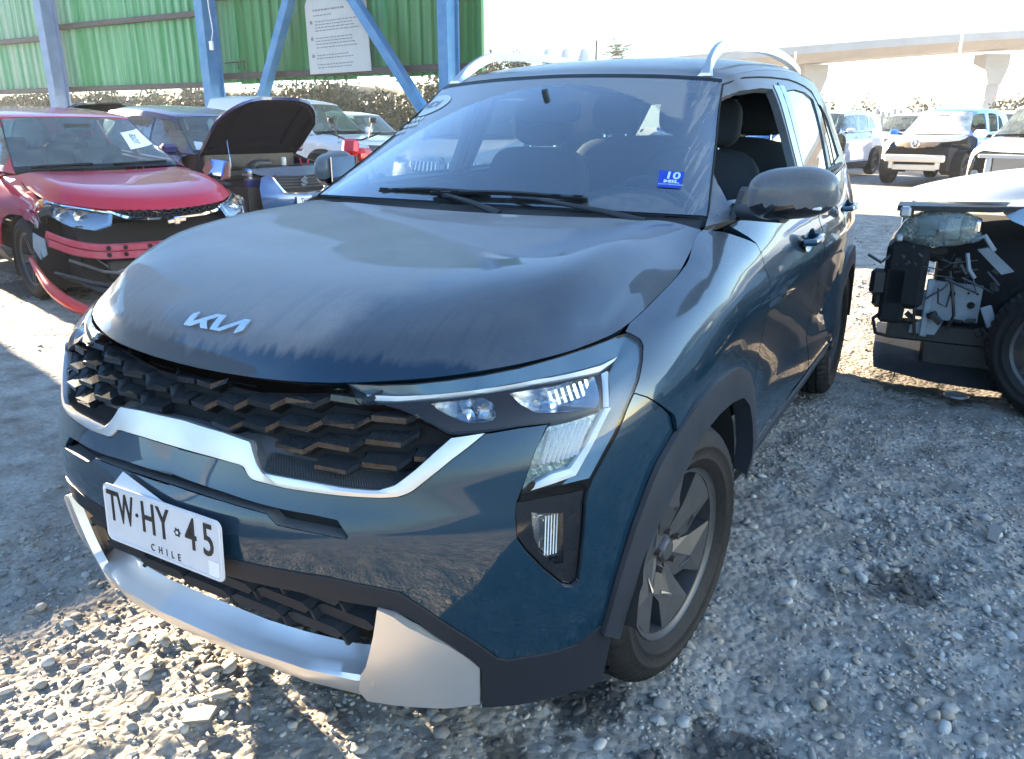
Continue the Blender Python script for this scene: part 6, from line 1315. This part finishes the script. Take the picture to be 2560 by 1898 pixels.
B().tube([(-.34, -.38, 1.22), (-.12, -.44, 1.14), (.12, -.44, 1.14), (.34, -.38, 1.22)], .014, 6).build('handlebar', M_plas, mc); B().box((0, .38, .86), (.2, .5, .08), bev=.03).build('seat', M_plas, mc); B().tube([(-.22, -.45, 1.15), (-.30, -.48, 1.38)], .008, 5).box((-.31, -.48, 1.40), (.10, .02, .07), bev=.01).build('mirror', M_plas, mc); B().tube([(.22, -.45, 1.15), (.30, -.48, 1.38)], .008, 5).box((.31, -.48, 1.40), (.10, .02, .07), bev=.01).build('mirror', M_plas, mc)

# --- white pickup
ymP = [(-1, -1), (.14, .12), (.82, .85), (1.22, 1.22), (1.87, 1.90), (3.33, 3.9), (4.08, 5.2)]; zmP = [(0, 0), (.23, .3), (.55, .68), (.71, .85), (.862, 1.0), (.95, 1.07), (1.09, 1.15), (1.5, 1.70), (1.61, 1.80)]
pk, SP, gP, hP = make_car('white_pickup', 'white double-cab pickup standing behind the raised bonnet', 'pickup truck', -8.7, 11.8, 87, M_whitep, ymP, zmP, 1.02, tilt=.05, rad=.37, seatm=M_cream)
for sg in (1, -1): lamp(pk, SP, lampR, sg)
patch('front_grille', SP['W'], sym([(0, 8.4), (2.4, 8.2), (2.2, 6.0), (0, 5.9)]), M_plas, pk, off=.006, gap=0, scale=(.155, .088))
B().tube([(-.45, 1.75, 1.78), (-.48, 2.1, 2.05)], .006, 5).build('aerial', M_plas, pk)
# --- white estate further back and white van on the left
ew, SE, gE, hE = make_car('white_estate', 'white estate car half hidden behind the pickup and the diagonal brace', 'car', -12.3, 17.6, 84, M_whitep, ymP, [(a, b*.93) for a, b in zmP], .98, tilt=.03, seatm=M_cream)
# --- white off-roader with paired grilles, seen through the windscreen
ymB = [(-1, -1), (.14, .12), (.82, .90), (1.22, 1.35), (1.87, 2.1), (3.33, 3.85), (4.08, 4.85)]; zmB = [(0, 0), (.23, .22), (.55, .55), (.71, .72), (.862, .92), (.95, 1.0), (1.09, 1.14), (1.5, 1.63), (1.61, 1.74)]
bw, SB, gB, hB = make_car('white_suv', 'white off-road car with paired slatted grilles, seen through the dusty windscreen', 'car', -4.38, 7.35, 10.8, M_whitep, ymB, zmB, 1.08, tilt=.04, rad=.38)
for sg in (1, -1):
    lamp(bw, SB, [(2.75, 8.2), (4.2, 8.5), (5.9, 8.7), (6.0, 8.0), (4.6, 7.1), (3.0, 7.0)], sg)
    kp = [(.16, 8.2), (.45, 8.55), (1.9, 8.5), (2.35, 8.2), (2.25, 6.9), (1.9, 6.45), (.6, 6.4), (.2, 6.8)]; pp = [(a*sg, b) for a, b in kp]; kg = patch('kidney_grille', SB['W'], pp, M_dark, bw, off=.008, gap=0, scale=(.155, .088), flange=.004); cc = np.mean(pp, 0)
    loft('grille_frame', [on(SB['W'], pp+pp[:1], .020), on(SB['W'], [tuple(cc+(np.array(q)-cc)*.92) for q in pp+pp[:1]], .026)], M_chrome, kg, n=50)
    for i in range(7):
        a = (.42+.27*i)*sg; q = on(SB['W'], [(a, 8.3), (a, 6.65)], .022); B().tube([tuple(v) for v in q], .014, 6).build('grille_bar', M_satin, kg)
p = on(SB['W'], [(0, 8.95)], .012)[0]; rd = B().lathe([(0, -.008), (.036, -.008), (.041, 0)], 24, 'y', (p[0], p[1]-.02, p[2]+.03)).build('badge', M_ink, bw)
for i, c_ in enumerate((M_stick, M_wh, M_stick, M_wh)):
    q = [(0, 0)]+[(.026*math.cos(R(a)), .026*math.sin(R(a))) for a in range(90*i, 90*i+91, 18)]; B().prism([(p[0]+x, p[2]+.03+z) for x, z in q], p[1]-.031, p[1]-.029, 'y').build('badge_quarter', c_, rd, False)
patch('lower_intake', SB['W'], sym([(0, 4.2), (3.0, 4.2), (3.4, 2.4), (0, 2.2)]), M_plas, bw, off=.006, gap=0, scale=(.155, .088))

# --- stripped silver car at the right edge
ymW = [(-1, -1), (.14, .06), (.82, .86), (1.22, 1.25), (1.87, 2.0), (3.33, 3.6), (4.08, 4.6)]; zmW = [(0, 0), (.23, .2), (.55, .56), (.71, .74), (.862, .93), (.95, .98), (1.09, 1.10), (1.5, 1.55), (1.61, 1.64)]
sv, SV, gV, hV = make_car('stripped_silver_car', 'pale silver-blue car with torn-off bumper and hanging headlight at the right edge', 'car', .98, 4.36, -88, M_silv, ymW, zmW, .96, omit=('bumper', 'wing_l', 'bonnet', 'fl'), rad=.335)
HV = Surf(SV['H'].half+np.array([0, -.07, .012]), 'b', -1)
patch('bonnet', HV, hp, M_silv, sv, step=.06, gap=.004, flange=.03, scale=(.17, .105)); patch('bonnet_inner', HV, [(q[0]*.985+.04, q[1]*.985) for q in hp], M_dark, sv, off=-.03, gap=0, flange=0, scale=(.17, .105), step=.1)
wingL = [(6.6, 9), (7.0, 9), (7.6, 9), (8.3, 9), (8.9, 9), (9.5, 9), (9.97, 9), (10.2, 8.7)]+dg((1.02, .9, .75, .6, .50, .40))+ao[::-1][1:-1]+[(7.0, 5.9), (6.5, 6.5), (6.2, 7.2), (6.1, 8.0), (6.3, 8.9)]
def bend(A, Bq, Xv): return .03*np.exp(-((Xv[:, 1]-.62)/.12)**2)+.01*np.sin(Xv[:, 1]*31+Xv[:, 2]*17)*np.clip((.9-Xv[:, 1])/.3, 0, 1)
o_ = patch('front_wing', SV['W'], wingL, M_silv, sv, step=.05, scale=(.17, .10), offn=bend)
w_ = wheel('wheel', {}, rad=.345, rim=.225, spokes=5, style='twin'); w_.parent = sv; w_.location = (.95, .84, .335); w_.rotation_euler = (0, 0, R(-26))
hlamp = empty('hanging_headlight'); hlamp.parent = sv
Lp = [(.02, .79), (.06, .88), (.14, .925), (.30, .94), (.40, .90), (.41, .80), (.30, .765), (.20, .75), (.10, .755)]
rows_ = []
for t, dx in ((1.0, .0), (.97, .035), (.80, .060), (.45, .078), (.05, .085)): rows_.append([(.70+dx+.12*(y+.1), .21+(y-.21)*t, .845+(z-.845)*t) for y, z in Lp+Lp[:1]])
loft('lens', rows_, glass('fogged_lens', (.70, .78, .76), .35, None, (.42, .48, .46)), hlamp, n=40, sharp=180)
b = B().add([(.70+.12*(y+.1)-.08, y, z) for y, z in Lp]+[(.70+.12*(y+.1), y, z) for y, z in Lp], [tuple(range(9))]+[(i, (i+1) % 9, 9+(i+1) % 9, 9+i) for i in range(9)]); b.build('lamp_shell', M_refl, hlamp, False)
B().box((.745, .17, .85), (.02, .10, .10), (0, R(10), R(10)), bev=.01).box((.755, .28, .85), (.02, .08, .12), (0, 0, R(10)), bev=.01).build('reflector', M_satin, hlamp); B().box((.79, .385, .87), (.03, .035, .06), bev=.008).build('side_marker', M_chrome, hlamp)
b = B(); b.box((.45, .10, .60), (.70, .20, .34), bev=.03).box((.2, .06, .50), (1.2, .12, .3), bev=.02).build('cooling_pack', M_dark, sv); B().box((.76, .02, .56), (.06, .16, .14), (0, 0, R(8)), bev=.02).box((.70, -.01, .47), (.14, .06, .10), bev=.02).build('horn_bracket', M_plas, sv)
b = B(); b.box((.72, .12, .475), (.05, .19, .10), (0, 0, 0), bev=.008); b.build('crash_can', M_greyw, sv)
B().box((.745, .225, .44), (.04, .035, .30), bev=.006).build('upright_bracket', M_greyw, sv); o_ = B().prism([(.24, .38), (.46, .38), (.46, .57), (.34, .575), (.24, .58)], .70, .725, 'x').build('chassis_rail', M_greyw, sv, False)
for y, z, r_ in ((.33, .52, .014), (.42, .47, .018), (.40, .53, .006), (.44, .53, .006), (.09, .48, .006), (.16, .48, .006)): B().lathe([(0, .031), (r_, .031), (r_, .0)], 12, 'x', (.70 if y > .2 else .72, y, z)).build('punched_hole', M_dark, sv)
B().prism([(.16, .30), (.28, .30), (.31, .38), (.25, .40), (.16, .34)], .72, .74, 'x').build('tow_bracket', M_greyw, sv, False); B().box((.66, .30, .30), (.10, .50, .10), bev=.01).box((.60, .5, .20), (.2, .55, .16), bev=.02).build('subframe', M_plas, sv)
V = [(.80, .40, .76), (.81, .445, .775), (.80, .57, .665), (.79, .52, .645)]; b = B().add(V+[(x-.03, y, z) for x, y, z in V], [(0, 1, 2, 3), (0, 4, 5, 1), (1, 5, 6, 2), (2, 6, 7, 3), (3, 7, 4, 0)]); b.build('wing_brace', M_greyw, sv, False)
b = B(); b.tube([(.80, .37, .80), (.82, .42, .83), (.80, .47, .76)], .012, 6).tube([(.80, .36, .74), (.80, .38, .66), (.79, .41, .62)], .010, 6).build('torn_clips', M_greyw, sv)
b = B(); b.tube([(.76, .16, .62), (.78, .17, .50), (.77, .17, .40), (.74, .19, .28)], .008, 6).tube([(.76, .30, .64), (.78, .33, .52), (.78, .35, .42), (.75, .33, .34)], .008, 6).tube([(.77, .26, .55), (.80, .27, .48), (.78, .31, .46), (.77, .32, .55)], .005, 5).tube([(.74, .04, .42), (.76, -.02, .36), (.74, .0, .28), (.70, .06, .26)], .010, 6).build('hanging_cables', M_plas, sv)
loft('undertray', [[(.85, .02, .12), (.86, .3, .08), (.86, .75, .07)], [(.70, .0, .16), (.70, .3, .14), (.70, .75, .12)], [(.1, -.02, .2), (.1, .3, .18), (.1, .75, .16)]], M_plas, sv, n=12)
B().lathe([(0, .012), (.03, .014), (.055, .008), (.06, 0)], 20, 'z', (.87, .42, .03)).build('strut_cap', M_alu, sv)
loft('torn_arch_liner', [[(.82, .62, .62), (.83, .54, .56), (.82, .50, .46), (.80, .50, .36)], [(.80, .70, .60), (.78, .62, .52), (.76, .58, .44), (.74, .56, .36)]], M_plas, sv, n=10); B().box((.825, .50, .44), (.01, .05, .11), (R(25), 0, 0), bev=.004).build('liner_clip', M_greyw, sv)
B().box((0, .55, .55), (1.2, .6, .5)).build('engine_block', M_dark, sv, False); B().tube([(.62, .12, .74), (.60, .22, .70), (.52, .30, .72)], .045, 10).build('hose', M_plas, sv)

# --- wrecks in the sun on the far side
def far_wreck(name, label, X, Y, deg, pm, zmx, omit, kx=1.0, extra=None):
    r_, S_, g_, h_ = make_car(name, label, 'car' if 'pickup' not in label else 'pickup truck', X, Y, deg, pm, ymP, zmx, kx, omit=omit, rad=.37)
    B().box((0, .5, .60), (1.35, .6, .5)).build('engine_bay', M_dark, r_, False); return r_, S_, g_, h_
wa, SA, gA, hA = far_wreck('wrecked_pickup', 'blue pickup wreck with glare-white bonnet, mesh grille and round emblem, far right yard', .12, 19.6, -15, M_bluep, [(a, b*.97) for a, b in zmP], ('bumper', 'bonnet', 'windscreen', 'wing_l', 'side_glass'), 1.03)
patch('bonnet', SA['H'], hp, M_whitep, wa, step=.1, gap=.004, flange=.02, scale=(.17, .105)); patch('windscreen', SA['G'], [(0, -4), (0, 4), (3, 4), (3, -4)], glass('glare_screen', (.4, .45, .45), .8, None, (.6, .6, .58)), wa, step=.15, flange=0, scale=(.22, .18))  # glare put into the colour: white bonnet, milky near-opaque screen
mg = sym([(0, 8.6), (2.6, 8.4), (2.9, 7.6), (2.0, 6.0), (0, 5.8)]); mge = patch('mesh_grille', SA['W'], mg, M_dark, wa, off=-.01, gap=0, scale=(.155, .088)); b = B()
for i in range(-16, 17):
    for s_ in (1, -1):
        q = [(i*.2+s_*t, 5.9+t*2.3) for t in np.linspace(0, 1.15, 9)]; q = [p for p in q if inside([p], mg)[0]]
        if len(q) > 1: b.tube([tuple(v) for v in on(SA['W'], q, .004)], .008, 4, cap=False)
b.build('grille_mesh', mat('mesh_brown', (.30, .22, .16), .5), mge, False, kind='stuff'); p = on(SA['W'], [(0, 7.2)], .03)[0]; B().lathe([(.07, 0), (.095, -.02), (.075, -.03), (.06, -.01)], 28, 'y', tuple(p)).build('badge', M_chrome, mge)
for k_ in range(3): a = R(90+120*k_); B().tube([tuple(p+[0, -.02, 0]), (p[0]+.07*math.cos(a), p[1]-.02, p[2]+.07*math.sin(a))], [.014, .006], 6).build('badge_arm', M_chrome, mge)
B().box((0, .10, .62), (1.30, .10, .16), bev=.03).build('crash_beam', M_poly, wa); B().box((0, .16, .42), (.95, .06, .12), bev=.02).box((-.5, .14, .50), (.08, .1, .22)).box((.5, .14, .50), (.08, .1, .22)).build('lower_beam', M_poly, wa)
for sg in (-1,): patch('front_corner', SA['W'], [(-3.2, 8.7), (-6.3, 8.8), (-7.0, 5.2), (-6.0, 2.5), (-4.6, 2.6), (-3.6, 5)], M_whitep, wa, step=.1, scale=(.155, .088))
wb, SBb, gBb, hBb = far_wreck('wrecked_white_car', 'white wreck with an open black engine bay behind the rear of the crossover', -2.75, 20.6, -12, M_whitep, zmB, ('bumper', 'wing_l'), 1.0)
B().box((.35, .12, .62), (.8, .25, .45), bev=.03).build('radiator_pack', M_plas, wb); B().box((-.2, .05, .80), (.7, .08, .06), bev=.01).build('front_panel', M_poly, wb); B().tube([(.5, .1, .9), (.62, .2, 1.0), (.7, .3, .95)], .03, 8).build('hose', M_plas, wb)
wc, SCc, gCc, hCc = far_wreck('stripped_white_car', 'white car with a bare radiator where its bumper was, right edge of the photo', 1.95, 14.2, -14, M_whitep, zmB, ('bumper',), 1.0)
B().box((.02, .10, .66), (.78, .05, .34)).build('radiator', M_tan, wc, False); B().box((-.44, .12, .64), (.09, .08, .42), bev=.01).box((.48, .12, .64), (.09, .08, .42), bev=.01).box((0, .10, .86), (1.2, .07, .06), bev=.01).build('radiator_frame', M_poly, wc); B().lathe([(0, -.03), (.06, -.03), (.07, .04)], 16, 'y', (-.62, .14, .58)).build('fog_lamp', M_refl, wc)
patch('front_corner', SCc['W'], [(-3.6, 8.7), (-6.3, 8.8), (-7.0, 5.2), (-6.3, 2.5), (-5.2, 3.2), (-4.8, 6.5)], M_whitep, wc, step=.1, scale=(.155, .088)); B().box((0, .25, .38), (1.2, .2, .2), bev=.03).build('lower_beam', M_plas, wc)
wd, SD_, gD, hD = far_wreck('grey_wreck', 'grey wreck with its bonnet up behind the two white ones', -4.6, 27.5, -10, M_greyw, zmB, ('bumper', 'bonnet'), 1.0)
# --- dark tailgate raised behind the red car, pale roof beyond
bt = empty('black_hatchback', (-12.2, 9.4, 0), R(60), label='black hatchback with its tailgate raised behind the red saloon', cat='car')
ymK = ymS; 
bt2, SK, gK, hK = make_car('black_hatchback', 'black hatchback with its bonnet raised behind the red saloon roof', 'car', -9.9, 6.9, 80, paint('black_paint', (.01, .01, .012), .3, .1, .3), ymS, zmS, .98, omit=('bonnet',), tilt=.03)
bpy.data.objects.remove(bt)
HK = Surf(lift_(SK['H'].half.reshape(-1, 3)).reshape(SK['H'].half.shape), 'b', -1); rb2 = patch('raised_bonnet', HK, hp, paint('black_paint', (.01, .01, .012), .3, .1, .3), bt2, step=.1, gap=.004, flange=.03, scale=(.17, .105)); patch('bonnet_inner', HK, [(q[0]*.97+.08, q[1]*.96) for q in hp], M_liner, rb2, off=-.028, gap=0, flange=0, scale=(.17, .105), step=.1)
wv, SVv, gVv, hVv = make_car('white_hatchback', 'white hatchback whose roof shows above the red saloon at the left edge', 'car', -10.6, 4.4, 78, M_whitep, ymS, zmS, .98)

def dup(root, x, y, deg, label):
    r = root.copy(); COL.objects.link(r); r.location = (x, y, root.location.z); r.rotation_euler = (root.rotation_euler[0], 0, R(deg)); r['label'] = label
    for ch in list(root.children):
        c = ch.copy(); COL.objects.link(c); c.parent = r
        for g in list(ch.children):
            d = g.copy(); COL.objects.link(d); d.parent = c
    return r
dup(wb, 4.9, 20.8, -12, 'white wreck with open black nose, far right beyond the radiator car')
dup(wa, -6.4, 25.0, -14, 'blue pickup wreck with glare-white bonnet in the second row, nearest the palm')
dup(wb, -1.2, 27.5, -12, 'white wreck with open black nose in the second row behind the pickup wreck')
dup(wc, 3.4, 27.5, -14, 'white car with bare radiator in the second row at the right')
dup(wa, 8.2, 26.0, -16, 'blue pickup wreck with glare-white bonnet at the far right end of the second row')
dup(wa, -9.5, 30.0, -12, 'blue pickup wreck with glare-white bonnet furthest back on the left of the far yard')
dup(wb, 1.2, 24.2, -14, 'white wreck with open black nose directly behind the mesh-grilled pickup')
dup(wc, -4.6, 31.5, -10, 'white car with bare radiator in the last row near the paling fence')
dup(wc, 6.2, 17.2, -14, 'white car with bare radiator just past the right edge row')
# scrap clutter in the open nose of the stripped silver car
b = B(); b2 = B(); rr = random.Random(21)
for i in range(16):
    y, z = rr.uniform(.02, .48), rr.uniform(.58, .76); b.tube([(.78, y, z), (.80, y+rr.uniform(-.06, .06), z-rr.uniform(.0, .06)), (.77, y+rr.uniform(-.12, .12), z-rr.uniform(.0, .10))], rr.choice((.003, .005, .008)), 5)
for i in range(16):
    b2.box((rr.uniform(.68, .80), rr.uniform(.0, .52), rr.choice((rr.uniform(.34, .42), rr.uniform(.58, .75)))), (.03, rr.uniform(.02, .07), rr.uniform(.015, .06)), (rr.uniform(-1, 1), 0, rr.uniform(-.5, .5)), bev=.004)
b.build('loose_wiring', mat('grey_rubber', (.06, .065, .075), .5), sv, kind='stuff'); b2.build('broken_brackets', M_plas, sv, False, kind='stuff')
B().box((.30, .06, .93), (1.15, .05, .05), bev=.01).box((.30, .05, .80), (1.15, .03, .03), bev=.008).box((.05, .05, .70), (.04, .04, .50), bev=.008).box((.60, .07, .76), (.05, .05, .36), bev=.01).build('radiator_support', M_silv, sv, False)
o_ = B().prism([(.02, .955), (.44, .965), (.60, .975), (.60, .955), (.44, .94), (.02, .93)], .55, .80, 'x').build('bonnet_edge_seal', M_plas, sv, False)

# ================= air: distant haze, added also to imitate lens glare =================
hm = bpy.data.materials.new('haze_air'); hm.use_nodes = True; hn = hm.node_tree; hn.nodes.clear()
ho = hn.nodes.new('ShaderNodeOutputMaterial'); pv_ = hn.nodes.new('ShaderNodeVolumePrincipled'); pv_.inputs['Color'].default_value = (.93, .95, 1, 1); pv_.inputs['Density'].default_value = .0009; pv_.inputs['Anisotropy'].default_value = .2
hn.links.new(pv_.outputs[0], ho.inputs['Volume'])
B().box((0, 150, 4.95), (490, 550, 12.3)).build('haze', hm, None, False, kind='stuff')
